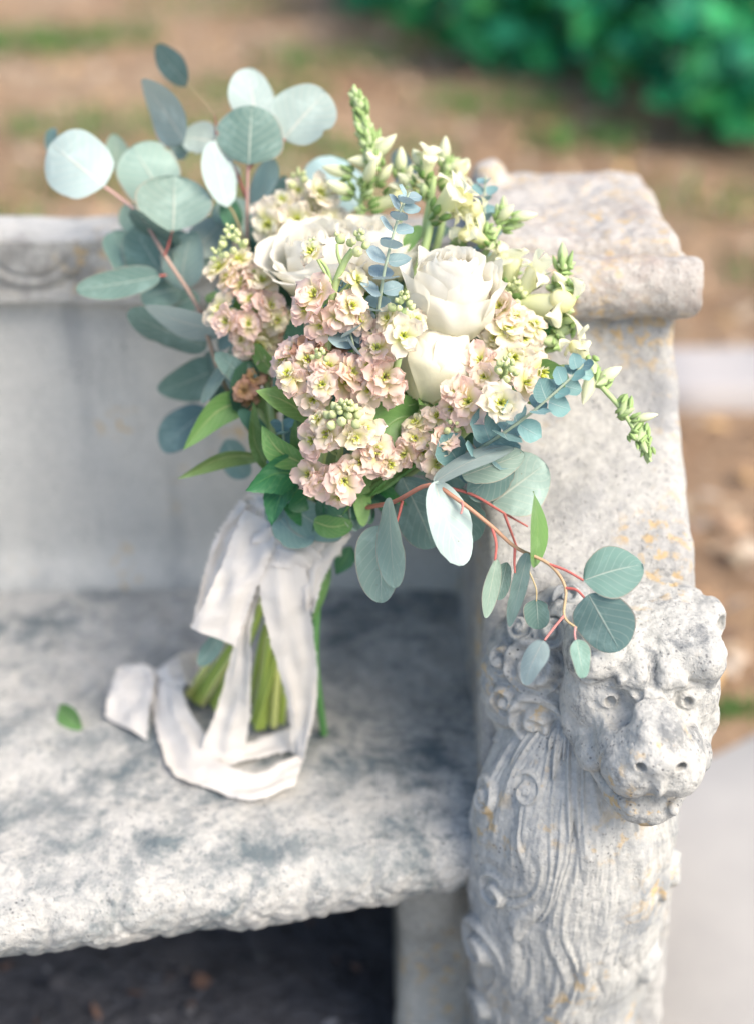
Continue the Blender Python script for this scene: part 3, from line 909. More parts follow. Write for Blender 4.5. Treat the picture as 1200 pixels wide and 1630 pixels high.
def build_mane():
    cx = 0.180
    r = np.random.default_rng(3)
    # chest column: a surface displaced by flowing locks
    na, nz = 420, 460
    A, Z = np.meshgrid(np.linspace(-2.25, 2.15, na), np.linspace(-0.01, 0.599, nz), indexing='ij')
    A, Z = A.ravel(), Z.ravel()
    t = np.clip((0.56 - Z) / 0.46, 0, 1)
    rad = np.polyval(np.polyfit([0, 0.30, 0.63, 1.0], [0.070, 0.080, 0.074, 0.064], 3), t)
    dome = np.sqrt(np.clip(1 - (np.clip(Z - 0.475, 0, 1) / 0.125) ** 2, 0.0001, 1)); rad = rad * dome
    yc = np.polyval(np.polyfit([0, 0.30, 0.63, 1.0], [1.062, 1.057, 1.072, 1.092], 3), t)
    sx = 1.0 + 0.10 * np.abs(np.sin(A))
    N = np.stack([np.sin(A), -np.cos(A), 0 * A], -1)
    P = np.stack([cx + rad * np.sin(A) * sx, yc - rad * np.cos(A), Z], -1)
    q3 = lambda fa, fz, sd: vnoise(np.stack([A * fa, Z * fz, 0 * A], -1), 1.0, sd)
    S = A * 0.082
    fan = (S - 0.01) * (1 + 0.25 * np.clip((0.30 - Z) / 0.3, 0, 1))
    W = fan + 0.0095 * np.sin(Z * (38 + 6 * q3(1.2, 3, 2)) + 2.6 * A) * np.clip((0.60 - Z) / 0.12, 0.2, 1) + 0.016 * q3(1.8, 8, 5) + 0.006 * q3(5, 20, 6)
    per = 0.027
    def hsh(i, k): return np.modf(np.abs(np.sin(i * 12.9898 + k * 78.233)) * 43758.5453)[0]
    H = np.zeros_like(A)
    for layer, (off, lz) in enumerate(((0.0, 0.155), (0.5, 0.175))):
        c = W / per + off; idx = np.floor(c); fr = c - idx
        zz = (0.62 - Z) / lz + hsh(idx, layer + 1.0); seg = np.floor(zz); g = zz - seg          # g runs 0 at the root .. 1 at the tip
        hook = (hsh(idx + seg * 3.1, layer + 4.0) - 0.5) * 1.5
        u = (fr - 0.5) * 2 - hook * np.clip(g - 0.62, 0, 1) ** 1.4
        wid = (0.70 + 0.40 * np.sin(np.clip(g * 1.05, 0, 1) * 2.6)) * np.sqrt(np.clip(1.02 - g ** 5, 0, 1))
        k = np.clip(1 - (u / (wid + 1e-3)) ** 2, 0, 1)
        lock = np.sqrt(k) * (0.0040 + 0.0052 * np.sin(np.clip(g, 0, 1) * 2.5))
        strand = 0.0010 * (0.6 + 0.9 * q3(4, 14, 21 + layer)) * np.cos(u * (7.5 + 3 * hsh(idx, 7.0)) + 2.0 * np.sin(g * 5 + idx)) * np.sqrt(k)
        H = np.maximum(H, lock + strand)
    H = H * (0.80 + 0.45 * q3(3, 12, 33)) + 0.0005 * q3(40, 60, 9) + 0.0022 * q3(6, 26, 35)
    P0 = P.copy()
    bumps = []
    for (a, z, R, ph, fl) in ((-1.32, 0.505, 0.022, 0.3, 1), (-1.15, 0.335, 0.034, 3.0, -1), (-1.20, 0.235, 0.028, 2.4, 1), (1.30, 0.42, 0.028, 1.0, 1), (1.25, 0.30, 0.026, 1.9, -1), (-0.75, 0.535, 0.018, 0, 1), (-0.95, 0.42, 0.022, 2, -1)):
        k = np.argmin((A - a) ** 2 * 0.0064 + (Z - z) ** 2)
        n = N[k]; e2 = np.array((0, 0, 1.0)); e1 = np.cross(e2, n)
        bumps.append((P0[k], e1, e2, R, ph, fl))
    H = np.maximum(H, 0.004 + curl_relief(P0, N, bumps) * (0.004 + 1) - 0.004)
    H *= np.clip((0.60 - Z) / 0.02, 0, 1)
    P = P + N * H[:, None]
    P += N * (0.0006 * fbm(P, 90, 2, 7))[:, None]
    V = [P]; Fc = [grid_faces(na, nz)]; n0 = len(P)
    # ruff of curls round the back of the head
    C, Rr = np.array((0.196, 1.100, 0.590)), np.array((0.102, 0.062, 0.098))
    nt, npsi = 220, 420
    TH, PS = np.meshgrid(np.linspace(0.02, 2.2, nt), np.linspace(0, 2 * math.pi, npsi, endpoint=False), indexing='ij')
    TH, PS = TH.ravel(), PS.ravel()
    U = np.stack([np.sin(TH) * np.cos(PS), -np.cos(TH), np.sin(TH) * np.sin(PS)], -1)
    P = C + U * Rr; N = U / Rr; N /= np.linalg.norm(N, axis=1)[:, None]
    bumps = []
    cam0 = np.array((0, 0, CAM_Z))
    for (px, py, R, ph, fl) in ((850, 1060, 50, 0.4, 1), (852, 1142, 52, 2.2, -1), (815, 1185, 34, 1.0, 1), (884, 1196, 34, 3.6, 1), (880, 1005, 34, 0.0, -1), (806, 1112, 32, 2.6, 1), (1126, 1160, 30, 1.0, 1), (1120, 1085, 30, 1.0, -1), (905, 955, 30, 2.0, 1), (830, 1000, 28, 4.0, 1), (850, 1240, 32, 0.5, -1), (800, 1050, 28, 5.0, -1)):
        d = pt(px, py, 1.0) - cam0; o = (cam0 - C) / Rr; dd = d / Rr
        a_, b_, c_ = dd @ dd, o @ dd, o @ o - 1
        disc = max(b_ * b_ - a_ * c_, 0.0); tt = (-b_ - math.sqrt(disc)) / a_
        p = cam0 + d * tt; n = nrm((p - C) / Rr ** 2)
        e1, s_, e2 = n, nrm(np.cross((0, 0, 1), n)), None
        bumps.append((p, s_, np.cross(n, s_), R * KPX * 1.27, ph, fl))
    H = curl_relief(P, N, bumps) + 0.0012 * np.cos(PS * 34 + 5 * vnoise(P, 25, 3)) + 0.001 * fbm(P, 60, 2, 4)
    P = P + N * H[:, None]
    V.append(P); Fc.append(np.roll(grid_faces(npsi, nt, wrap_u=True), 0, 1) * 0)
    # index of the ruff grid = theta*npsi + psi
    I, J = np.meshgrid(np.arange(nt - 1), np.arange(npsi), indexing='ij'); J2 = (J + 1) % npsi
    Fc[-1] = np.stack([I * npsi + J, I * npsi + J2, (I + 1) * npsi + J2, (I + 1) * npsi + J], -1).reshape(-1, 4) + n0
    mk('mane', np.vstack(V), np.vstack(Fc), M_MANE, bench)
build_mane()
# ------------------------------------------------------------------ the bouquet
def seatpt(px, py, h=0.0):
    v = (py - 815) * KPX
    t = (CAM_Z - (SEAT_Z + h)) / (SP + v * CP)
    return pt(px, py, t)

bouquet = empty('bouquet', seatpt(425, 1140))
tag(bouquet, 'wedding bouquet of white roses, blush stock and eucalyptus tied with white silk ribbon', 'bouquet')
BIND = pt(466, 868, 1.400)

EUC_TEAL = leafmat('eucalyptus_leaf_teal', (0.135, 0.235, 0.21), (0.23, 0.335, 0.305), (0.42, 0.47, 0.40), 0.55, 0.20, 0.03, edge=(0.33, 0.27, 0.22))
EUC_MID = leafmat('eucalyptus_leaf_mid', (0.235, 0.335, 0.285), (0.32, 0.42, 0.37), (0.48, 0.50, 0.42), 0.55, 0.22, 0.03, edge=(0.36, 0.29, 0.23))
EUC_PALE = leafmat('eucalyptus_leaf_pale', (0.32, 0.405, 0.385), (0.37, 0.455, 0.435), (0.62, 0.58, 0.50), 0.6, 0.25, 0.03)
EUC_BLUE = leafmat('baby_blue_eucalyptus_leaf', (0.135, 0.265, 0.275), (0.24, 0.38, 0.38), (0.36, 0.44, 0.42), 0.6, 0.15, 0.03, edge=(0.26, 0.36, 0.33))
EUC_SLATE = leafmat('blue_grey_eucalyptus_leaf', (0.24, 0.34, 0.37), (0.33, 0.44, 0.47), (0.44, 0.50, 0.50), 0.6, 0.2, 0.03)
LEAF_GREEN = leafmat('stock_leaf_green', (0.13, 0.27, 0.075), (0.25, 0.38, 0.18), (0.46, 0.52, 0.22), 0.5, 0.3, 0.05)
LEAF_DARK = leafmat('glossy_dark_leaf', (0.025, 0.135, 0.055), (0.10, 0.24, 0.11), (0.16, 0.34, 0.12), 0.32, 0.2, 0.04)
LEAF_DEEP = leafmat('deep_foliage_leaf', (0.05, 0.135, 0.085), (0.10, 0.22, 0.15), (0.15, 0.27, 0.17), 0.5, 0.2, 0.03)
LEAF_ROSE = leafmat('rose_leaf_green', (0.095, 0.225, 0.06), (0.20, 0.33, 0.14), (0.26, 0.38, 0.14), 0.4, 0.3, 0.03)
LEAF_LIME = leafmat('young_sepal_green', (0.22, 0.40, 0.12), (0.30, 0.46, 0.20), (0.40, 0.52, 0.24), 0.55, 0.35, 0.04)
M_STEM = vcolmat('plant_stem', 0.5, 0.05, 0.35, 0.12, 0.25)
M_PETAL = vcolmat('petal', 0.6, 0.48, 0.2, 0.09, 0.2)
M_ROSE = vcolmat('rose_petal', 0.6, 0.45, 0.2, 0.02, 0.15)
M_BUD = vcolmat('flower_bud', 0.55, 0.25, 0.25, 0.08)

_lr = np.random.default_rng(77)
def outline(shape, v):
    if shape == 'round': w = np.sqrt(np.clip(1 - np.abs(2 * v - 1.0) ** 2.15, 0, 1)) * (1 - 0.10 * (v - 0.45)); w = w * np.clip(v * 9 + 0.05, 0, 1) ** 0.3
    elif shape == 'oval': w = np.sqrt(np.clip(1 - np.abs(2 * v ** 0.94 - 1.0) ** 2.0, 0, 1)) * (1 - 0.12 * (v - 0.4))
    elif shape == 'lance': w = np.sin(np.pi * np.clip(v, 0, 1) ** 0.80) ** 0.85 * (1 - 0.15 * v)
    elif shape == 'holly': w = np.sin(np.pi * np.clip(v, 0, 1) ** 0.75) ** 0.8 + 0.045 * (np.abs((v * 11) % 1 - 0.5) - 0.25) * 2
    elif shape == 'heart': w = np.sqrt(np.clip(1 - np.abs(2 * v - 0.86) ** 2.2 * (np.where(v > .43, 0.78, 1.0)), 0, 1)) * np.clip((1 - v) * 4.5, 0, 1) ** 0.5
    w = np.clip(w, 0, 2)
    return w

def leaf_geo(base, tip, width, roll=0.0, shape='round', cup=0.14, bend=0.03, via=None, nu=9, nv=17, wob=0.06, twist=0.0, fold=0.0):
    """leaf surface from base to tip; width = full real width; roll turns it about its own axis"""
    base, tip = np.asarray(base, float), np.asarray(tip, float)
    v = np.linspace(0, 1, nv)
    if shape in ('round', 'oval', 'heart'): v = 0.5 - 0.5 * np.cos(np.pi * v)
    if via is not None:
        C = smooth_path([base, via, tip], 60); C = np.stack([np.interp(v, np.linspace(0, 1, 60), C[:, k]) for k in range(3)], -1)
    else: C = base + v[:, None] * (tip - base)
    L = np.linalg.norm(np.diff(C, axis=0), axis=1).sum()
    T = np.gradient(C, v, axis=0); T /= np.linalg.norm(T, axis=1)[:, None] + 1e-12
    d0 = nrm(tip - base)
    n0 = -VIEW - d0 * np.dot(-VIEW, d0)
    if np.linalg.norm(n0) < 0.15: n0 = CUP - d0 * np.dot(CUP, d0)
    n0 = nrm(n0)
    w = outline(shape, v) * width / 2
    ph = _lr.uniform(0, 6.28, 4)
    out = []
    u = np.linspace(-1, 1, nu)
    for j in range(nv):
        a = roll + twist * (v[j] - 0.5)
        n = nrm(n0 - T[j] * np.dot(n0, T[j])); s = np.cross(n, T[j])
        n2 = n * math.cos(a) + s * math.sin(a); s2 = np.cross(n2, T[j]) * -1
        wl = w[j] * (1 + wob * np.sin(v[j] * 7 + ph[0])); wr = w[j] * (1 + wob * np.sin(v[j] * 6 + ph[1]))
        nick = 1 - 0.12 * (_lr.uniform(size=2) < 0.05) * _lr.uniform(size=2)
        off = np.where(u < 0, wl * nick[0], wr * nick[1]) * u
        zz = cup * width * (u ** 2) * 0.5 * (w[j] / (width / 2 + 1e-9)) + bend * L * math.sin(math.pi * v[j]) + fold * np.abs(off)
        zz = zz + wob * 0.6 * width * np.sin(v[j] * 6 + ph[2] + u * 1.7) * np.abs(u) * 0.8
        out.append(C[j] + off[:, None] * s2 + zz[:, None] * n2)
    V = np.stack(out, 1).reshape(-1, 3)        # index = u*nv + v
    UV = np.stack([np.repeat(u, nv), np.tile(v, nu)], -1)
    return V, grid_faces(nu, nv), UV

def leaf(parent, mat, base, tip, width, name='leaf', **kw):
    V, F, UV = leaf_geo(base, tip, width, **kw)
    return mk(name, V, F, mat, parent, uv=UV)

def pxleaf(parent, mat, b, e, wpx, t, real=None, shape='round', te=None, sgn=None, name='leaf', **kw):
    """leaf given by base/tip pixels, visible width in px and distance; if wpx is smaller than its
       real width the leaf is turned about its axis"""
    te = t if te is None else te
    B, E = pt(b[0], b[1], t), pt(e[0], e[1], te)
    lpx = math.hypot(e[0] - b[0], e[1] - b[1])
    realpx = real if real is not None else (lpx * 0.95 if shape == 'round' else wpx)
    realpx = max(realpx, wpx)
    roll = math.acos(min(1.0, wpx / realpx))
    if sgn is None: sgn = _lr.choice((-1, 1))
    kw.setdefault('cup', (.02 + .14 * math.cos(roll) ** 2) * _lr.choice((-.6, 1, 1.3))); kw.setdefault('bend', _lr.uniform(-.05, .08)); kw.setdefault('twist', _lr.normal(0, .22))
    return leaf(parent, mat, B, E, realpx * KPX * (t + te) / 2, name=name, roll=roll * sgn, shape=shape, **kw)

def stem_part(name, paths, parent, n=8):
    """paths: list of (points, r0, r1, colour)"""
    mb = MB()
    for P, r0, r1, c in paths:
        Q = smooth_path(P, max(6, 5 * (len(P) - 1) + 1)) if len(P) > 1 else P
        tube(mb, Q, np.linspace(r0, r1, len(Q)), n, np.asarray(c) if np.asarray(c).ndim == 1 else np.asarray(c[0]) + np.linspace(0, 1, len(Q))[:, None] * (np.asarray(c[1]) - np.asarray(c[0])))
    return mb.build(name, M_STEM, parent)

RED, TAN, GRN, PALEGRN = np.array((0.36, 0.10, 0.085)), np.array((0.40, 0.32, 0.18)), np.array((0.25, 0.36, 0.09)), np.array((0.38, 0.50, 0.22))

# ---- silver dollar eucalyptus ------------------------------------
def eucalyptus(paths, leaves, label):
    """paths: list of ([(px,py,t)...], r0, r1, colour); leaves: tuples for pxleaf"""
    br = stem_part('eucalyptus_branch', [([pt(*p) for p in P], a, b, c) for P, a, b, c in paths], bouquet)
    br['label'] = label
    for (mat, b, e, w, t, *rest) in leaves:
        kw = dict(rest[0]) if rest else {}
        pxleaf(br, mat, b, e, w, t, **kw)
    return br
T_, M_, P_ = EUC_TEAL, EUC_MID, EUC_PALE
eucalyptus([([(440, 760, 1.40), (372, 640, 1.38), (345, 580, 1.375), (315, 490, 1.38), (265, 410, 1.395), (225, 345, 1.405), (185, 310, 1.41), (166, 297, 1.41)], .0023, .0013, (TAN * .8, RED * .8 + .25)),
            ([(265, 438, 1.395), (245, 440, 1.39), (225, 442, 1.39)], .0012, .001, RED),
            ([(262, 408, 1.395), (268, 392, 1.39), (275, 368, 1.385)], .0012, .001, RED),
            ([(322, 500, 1.38), (300, 460, 1.39), (286, 440, 1.395)], .0014, .001, RED * .8)],
           [(P_, (166, 297), (82, 228), 112, 1.40, dict(sgn=1)), (M_, (262, 316), (212, 232), 104, 1.43), (M_, (276, 368), (278, 280), 122, 1.385, dict(sgn=1)),
            (T_, (206, 340), (288, 386), 20, 1.395, dict(sgn=-1)), (M_, (290, 462), (308, 368), 76, 1.405), (T_, (262, 448), (212, 362), 84, 1.42), (T_, (235, 460), (180, 368), 62, 1.44),
            (T_, (255, 440), (122, 462), 50, 1.385, dict(shape='oval')), (T_, (290, 458), (225, 476), 62, 1.43), (P_, (362, 527), (231, 489), 34, 1.365, dict(sgn=1, shape='oval', real=90)),
            (T_, (330, 552), (203, 499), 52, 1.40, dict(shape='oval', real=80)), (T_, (348, 586), (252, 622), 58, 1.43, dict(shape='oval', real=80)), (T_, (334, 652), (258, 716), 68, 1.44, dict(real=90)), (M_, (330, 430), (345, 350), 70, 1.43), (T_, (300, 420), (262, 372), 60, 1.435), (T_, (340, 520), (372, 440), 56, 1.42), (M_, (232, 372), (196, 328), 44, 1.44), (T_, (318, 470), (258, 500), 48, 1.43), (T_, (368, 620), (330, 560), 44, 1.42),
            (M_, (386, 538), (322, 642), 30, 1.345, dict(shape='oval', real=70, sgn=-1)), (T_, (92, 250), (82, 205), 30, 1.47), (M_, (180, 270), (186, 214), 34, 1.46), (T_, (360, 700), (395, 760), 50, 1.42), (T_, (350, 560), (385, 480), 40, 1.42)],
           'silver dollar eucalyptus branch spreading over the backrest')
eucalyptus([([(455, 780, 1.41), (425, 560, 1.41), (398, 420, 1.405), (394, 330, 1.40), (396, 262, 1.39)], .0023, .0014, (TAN, RED * .8 + .2)),
            ([(394, 320, 1.40), (375, 270, 1.41), (350, 225, 1.43), (342, 185, 1.45)], .0016, .0008, RED),
            ([(397, 270, 1.395), (420, 240, 1.40), (455, 222, 1.405)], .0013, .001, RED),
            ([(342, 185, 1.45), (320, 155, 1.46), (298, 132, 1.47)], .0008, .0005, TAN),
            ([(394, 400, 1.405), (375, 345, 1.40), (362, 325, 1.395)], .0013, .001, TAN)],
           [(T_, (397, 262), (401, 168), 110, 1.385, dict(sgn=1)), (P_, (410, 200), (396, 108), 70, 1.43, dict(shape='round')), (P_, (452, 222), (519, 146), 98, 1.405), (P_, (294, 226), (226, 130), 50, 1.43, dict(sgn=1)),
            (P_, (350, 228), (288, 218), 56, 1.44), (P_, (362, 330), (338, 224), 50, 1.385, dict(sgn=-1, real=58, cup=.05)), (T_, (299, 134), (248, 74), 38, 1.47, dict(real=60, shape='oval')), (M_, (404, 345), (432, 252), 46, 1.425),
            (LEAF_DEEP, (374, 385), (366, 312), 26, 1.41, dict(real=60)), (T_, (395, 410), (446, 335), 62, 1.42), (P_, (356, 350), (308, 402), 66, 1.425), (EUC_SLATE, (570, 330), (494, 258), 96, 1.45), (EUC_SLATE, (664, 322), (628, 240), 36, 1.44, dict(real=70)),
            (T_, (430, 420), (380, 440), 60, 1.43), (M_, (300, 245), (272, 236), 30, 1.45), (M_, (405, 360), (340, 330), 62, 1.435), (T_, (420, 380), (452, 280), 56, 1.44), (P_, (380, 290), (330, 262), 48, 1.45)],
           'upright eucalyptus branch with pale round leaves above the roses')
eucalyptus([([(520, 850, 1.36), (575, 812, 1.30), (627, 799, 1.235), (683, 772, 1.205), (726, 794, 1.20), (782, 838, 1.20), (821, 872, 1.20), (873, 898, 1.195), (899, 935, 1.19), (897, 980, 1.185), (917, 1000, 1.18)], .0023, .0010, (RED, TAN)),
            ([(690, 772, 1.22), (748, 786, 1.235), (800, 816, 1.25), (839, 838, 1.26)], .0016, .0008, RED), ([(802, 818, 1.25), (812, 845, 1.25), (822, 872, 1.255)], .0014, .001, RED * .9),
            ([(640, 798, 1.23), (636, 815, 1.225), (631, 832, 1.22)], .0014, .001, RED), ([(733, 798, 1.20), (736, 806, 1.195), (733, 818, 1.193)], .0013, .001, RED * .8 + .1),
            ([(782, 838, 1.20), (789, 865, 1.20), (787, 893, 1.20)], .0014, .001, RED * 1.2), ([(819, 872, 1.20), (818, 895, 1.20), (819, 912, 1.20)], .0013, .0008, RED * 1.2),
            ([(873, 898, 1.195), (900, 908, 1.19), (928, 924, 1.185)], .0013, .001, RED * 1.1), ([(899, 936, 1.19), (918, 940, 1.185), (938, 962, 1.18)], .0013, .001, RED * 1.1),
            ([(897, 980, 1.185), (882, 998, 1.175), (866, 1019, 1.165)], .0011, .0008, RED * 1.2 + .05), ([(838, 902, 1.20), (852, 935, 1.20), (853, 957, 1.20)], .0008, .0006, TAN),
            ([(915, 998, 1.18), (914, 1010, 1.175), (916, 1022, 1.17)], .001, .0008, RED + .15)],
           [(P_, (692, 766), (737, 900), 70, 1.195, dict(real=92, shape='oval', sgn=1, wob=.07)), (M_, (619, 792), (628, 936), 42, 1.215, dict(real=90, shape='oval', sgn=-1)), (M_, (604, 836), (606, 960), 78, 1.235, dict(shape='oval', real=100)),
            (LEAF_ROSE, (848, 782), (849, 904), 34, 1.20, dict(real=90, shape='oval', sgn=1)), (T_, (928, 924), (1022, 898), 74, 1.185, dict(real=100, sgn=1)), (T_, (936, 946), (986, 1036), 88, 1.178, dict(sgn=-1)), (T_, (917, 1018), (929, 1079), 38, 1.165),
            (T_, (853, 954), (856, 1002), 42, 1.20), (M_, (790, 890), (772, 984), 28, 1.20, dict(shape='oval', real=44)), (T_, (806, 895), (792, 955), 34, 1.215), (M_, (839, 880), (810, 998), 24, 1.195, dict(shape='oval', real=40)),
            (P_, (864, 1020), (834, 1090), 32, 1.155, dict(shape='oval', real=50)), (M_, (782, 802), (868, 738), 100, 1.255, dict(sgn=1)), (P_, (690, 768), (818, 713), 30, 1.20, dict(shape='oval', real=90, sgn=1, bend=.06)), (M_, (735, 758), (834, 722), 52, 1.215, dict(shape='oval')),
            (T_, (815, 735), (745, 790), 62, 1.235), (T_, (640, 760), (690, 872), 84, 1.27), (T_, (720, 775), (755, 862), 62, 1.27), (T_, (600, 760), (640, 830), 60, 1.30)],
           'trailing red-stemmed eucalyptus branch hanging beside the lion head')

# ---- baby blue eucalyptus sprigs --------------------------------
def baby_blue(path, n, l0, l1, mat, label, seed, r=.0016, face=0.35, front=0.5):
    rr = np.random.default_rng(seed)
    P = smooth_path([pt(*p) for p in path], 40)
    br = stem_part('baby_eucalyptus_sprig', [([P[0], P[13], P[26], P[39]], r, r * .5, np.array((0.38, 0.45, 0.33)))], bouquet)
    br['label'] = label
    for k in range(n):
        f = (k + 0.3) / n; i = min(int(f * 39), 38); d = nrm(P[i + 1] - P[i])
        s = nrm(np.cross(d, VIEW)); q = np.cross(d, s)
        a = k * 1.5708 + rr.uniform(-.3, .3) + 0.35
        L = (l0 + (l1 - l0) * f) * rr.uniform(0.85, 1.12)
        for sg in (1, -1):
            o = (math.cos(a) * s + math.sin(a) * q) * sg
            out = nrm(o + d * (0.25 + face * f))
            b = P[i] + o * r
            e = b + out * L
            # the blade is turned so that its face looks along the sprig towards its tip
            dv = d * (1 - front) - VIEW * front; nrmv = nrm(dv - out * np.dot(dv, out)); n0 = nrm(-VIEW - out * np.dot(-VIEW, out)); s0 = np.cross(n0, out)
            roll = math.atan2(np.dot(nrmv, s0), np.dot(nrmv, n0))
            leaf(br, mat, b, e, L * rr.uniform(0.92, 1.08), roll=roll, shape='heart', cup=0.16, nu=7, nv=9, bend=-0.04)
    return br
baby_blue([(598, 520, 1.235), (612, 430, 1.215), (634, 345, 1.205), (652, 305, 1.20)], 11, .0250, .0105, EUC_SLATE, 'blue-grey baby eucalyptus sprig standing before the white roses', 3, front=.38)
baby_blue([(730, 735, 1.235), (800, 690, 1.21), (868, 640, 1.195), (908, 600, 1.19), (934, 574, 1.19)], 12, .0290, .0100, EUC_BLUE, 'teal baby eucalyptus sprig reaching over the arm', 5, front=.72)
baby_blue([(775, 420, 1.34), (770, 340, 1.34), (772, 280, 1.335)], 8, .020, .010, EUC_BLUE, 'small dark baby eucalyptus sprig against the cap stone', 7)
baby_blue([(575, 620, 1.25), (565, 560, 1.235), (555, 520, 1.225)], 6, .024, .018, EUC_SLATE, 'baby eucalyptus sprig tucked among the blush florets', 9)
baby_blue([(545, 500, 1.25), (546, 465, 1.245), (545, 448, 1.24)], 4, .016, .011, EUC_BLUE, 'tiny baby eucalyptus tip behind the open stock stem', 11)
baby_blue([(455, 740, 1.31), (452, 700, 1.30), (450, 670, 1.295)], 5, .017, .012, EUC_BLUE, 'dark blue eucalyptus tip deep among green leaves', 13)

# ---- green leaves ------------------------------------------------
fol = stem_part('foliage', [([BIND, pt(455, 800, 1.385), pt(470, 740, 1.34)], .0022, .0012, GRN), ([BIND, pt(430, 780, 1.375), pt(425, 730, 1.35)], .0022, .0012, GRN), ([BIND, pt(520, 800, 1.36), pt(600, 720, 1.27)], .0022, .0012, GRN)], bouquet)
fol['label'] = 'green stock and rose leaves around the neck of the bouquet'
def glea(mat, b, v, e, w, t, te=None, shape='lance', roll=0.0, tv=None, **kw):
    te = t if te is None else te
    leaf(fol, mat, pt(*b, t), pt(*e, te), w * KPX * t, via=pt(*v, tv or (t + te) / 2), shape=shape, roll=roll, **kw)
glea(LEAF_GREEN, (402, 636), (345, 655), (292, 716), 52, 1.345, 1.33, roll=.35, fold=.25)
glea(LEAF_GREEN, (425, 726), (355, 726), (283, 762), 36, 1.345, 1.335, roll=.75, fold=.3)
glea(LEAF_GREEN, (503, 672), (455, 640), (407, 622), 50, 1.27, 1.245, roll=-.25, fold=.25)
glea(LEAF_GREEN, (492, 742), (445, 716), (417, 676), 46, 1.285, 1.265, roll=.3, fold=.25)
glea(LEAF_GREEN, (432, 755), (404, 700), (404, 640), 32, 1.33, 1.31, roll=-.5, fold=.3)
glea(LEAF_GREEN, (490, 760), (478, 710), (470, 665), 30, 1.31, 1.29, roll=.6, fold=.3)
glea(LEAF_GREEN, (470, 800), (450, 740), (435, 690), 36, 1.34, 1.32, roll=.2)
glea(LEAF_DARK, (488, 760), (440, 752), (391, 781), 66, 1.30, 1.265, shape='holly', roll=.45, nv=45, fold=.18)
glea(LEAF_DARK, (478, 765), (450, 790), (433, 838), 52, 1.31, 1.275, shape='holly', roll=-.6, nv=45, fold=.25)
glea(LEAF_DARK, (505, 800), (480, 815), (450, 805), 44, 1.33, 1.31, shape='holly', nv=45, roll=.2)
glea(LEAF_ROSE, (668, 662), (630, 668), (588, 706), 74, 1.265, 1.25, shape='oval', roll=.2, fold=.12)
glea(LEAF_ROSE, (655, 640), (620, 640), (590, 668), 60, 1.285, 1.27, shape='oval', roll=-.3)
glea(LEAF_ROSE, (640, 640), (660, 690), (640, 740), 56, 1.29, 1.28, shape='oval', roll=.3)
glea(LEAF_ROSE, (835, 640), (862, 600), (905, 612), 60, 1.27, 1.25, shape='oval', roll=.2)
glea(LEAF_DEEP, (505, 825), (530, 806), (575, 822), 40, 1.31, 1.29, shape='oval', roll=.3, bend=.1)
glea(LEAF_LIME, (540, 822), (572, 790), (578, 838), 34, 1.295, 1.285, shape='oval', roll=.6)
glea(LEAF_GREEN, (500, 830), (530, 838), (562, 832), 40, 1.30, 1.29, shape='oval', roll=-.4)
glea(EUC_TEAL, (440, 820), (470, 850), (500, 862), 54, 1.33, 1.315, shape='oval', roll=.2)
glea(EUC_TEAL, (455, 800), (500, 830), (545, 855), 58, 1.325, 1.31, shape='oval', roll=-.3)
glea(LEAF_DEEP, (470, 790), (490, 820), (480, 852), 50, 1.335, 1.325, shape='oval', roll=.2)
glea(EUC_MID, (520, 800), (556, 815), (568, 845), 40, 1.30, 1.295, shape='oval', roll=.5)
for k in range(7):   # narrow blades fanning to the lower right
    glea(LEAF_GREEN, (540 + k * 8, 802 - k * 2), (600 + k * 5, 775 - k * 3), (640 + k * 8, 748 - k * 5), 15, 1.31 - .004 * k, 1.265, roll=_lr.uniform(-.6, .6), fold=.3)
for (x, y, dx, dy, w, t, m) in ((330, 470, 26, 30, 30, 1.39, LEAF_GREEN), (345, 500, 22, 30, 26, 1.385, LEAF_GREEN), (600, 745, -40, 40, 40, 1.29, LEAF_GREEN), (690, 745, 30, 20, 30, 1.28, LEAF_LIME), (630, 700, -10, 60, 36, 1.28, LEAF_LIME), (640, 400, 30, -40, 26, 1.32, LEAF_LIME), (860, 530, 30, 5, 40, 1.32, LEAF_DARK), (700, 760, 40, 10, 50, 1.27, EUC_TEAL)):
    glea(m, (x, y), (x + dx * .5 + 4, y + dy * .5 - 4), (x + dx, y + dy), w, t, t - .01, shape='oval', roll=_lr.uniform(-.6, .6))
for (x, y, dx, dy, w, t, m) in ((440, 790, -14, 40, 40, 1.335, EUC_TEAL), (520, 790, 10, 52, 46, 1.315, LEAF_DARK), (545, 800, 46, 34, 40, 1.31, LEAF_DEEP), (500, 780, -40, 30, 44, 1.32, LEAF_DARK), (580, 790, 40, 26, 44, 1.30, LEAF_DEEP), (560, 780, 10, 62, 46, 1.305, EUC_TEAL), (600, 770, 60, 30, 44, 1.29, LEAF_DARK), (470, 800, 26, 50, 40, 1.33, LEAF_DARK)):
    glea(m, (x, y), (x + dx * .5 + 5, y + dy * .5 - 5), (x + dx, y + dy), w, t, t - .012, shape='oval', roll=_lr.uniform(-.7, .7), fold=.15)
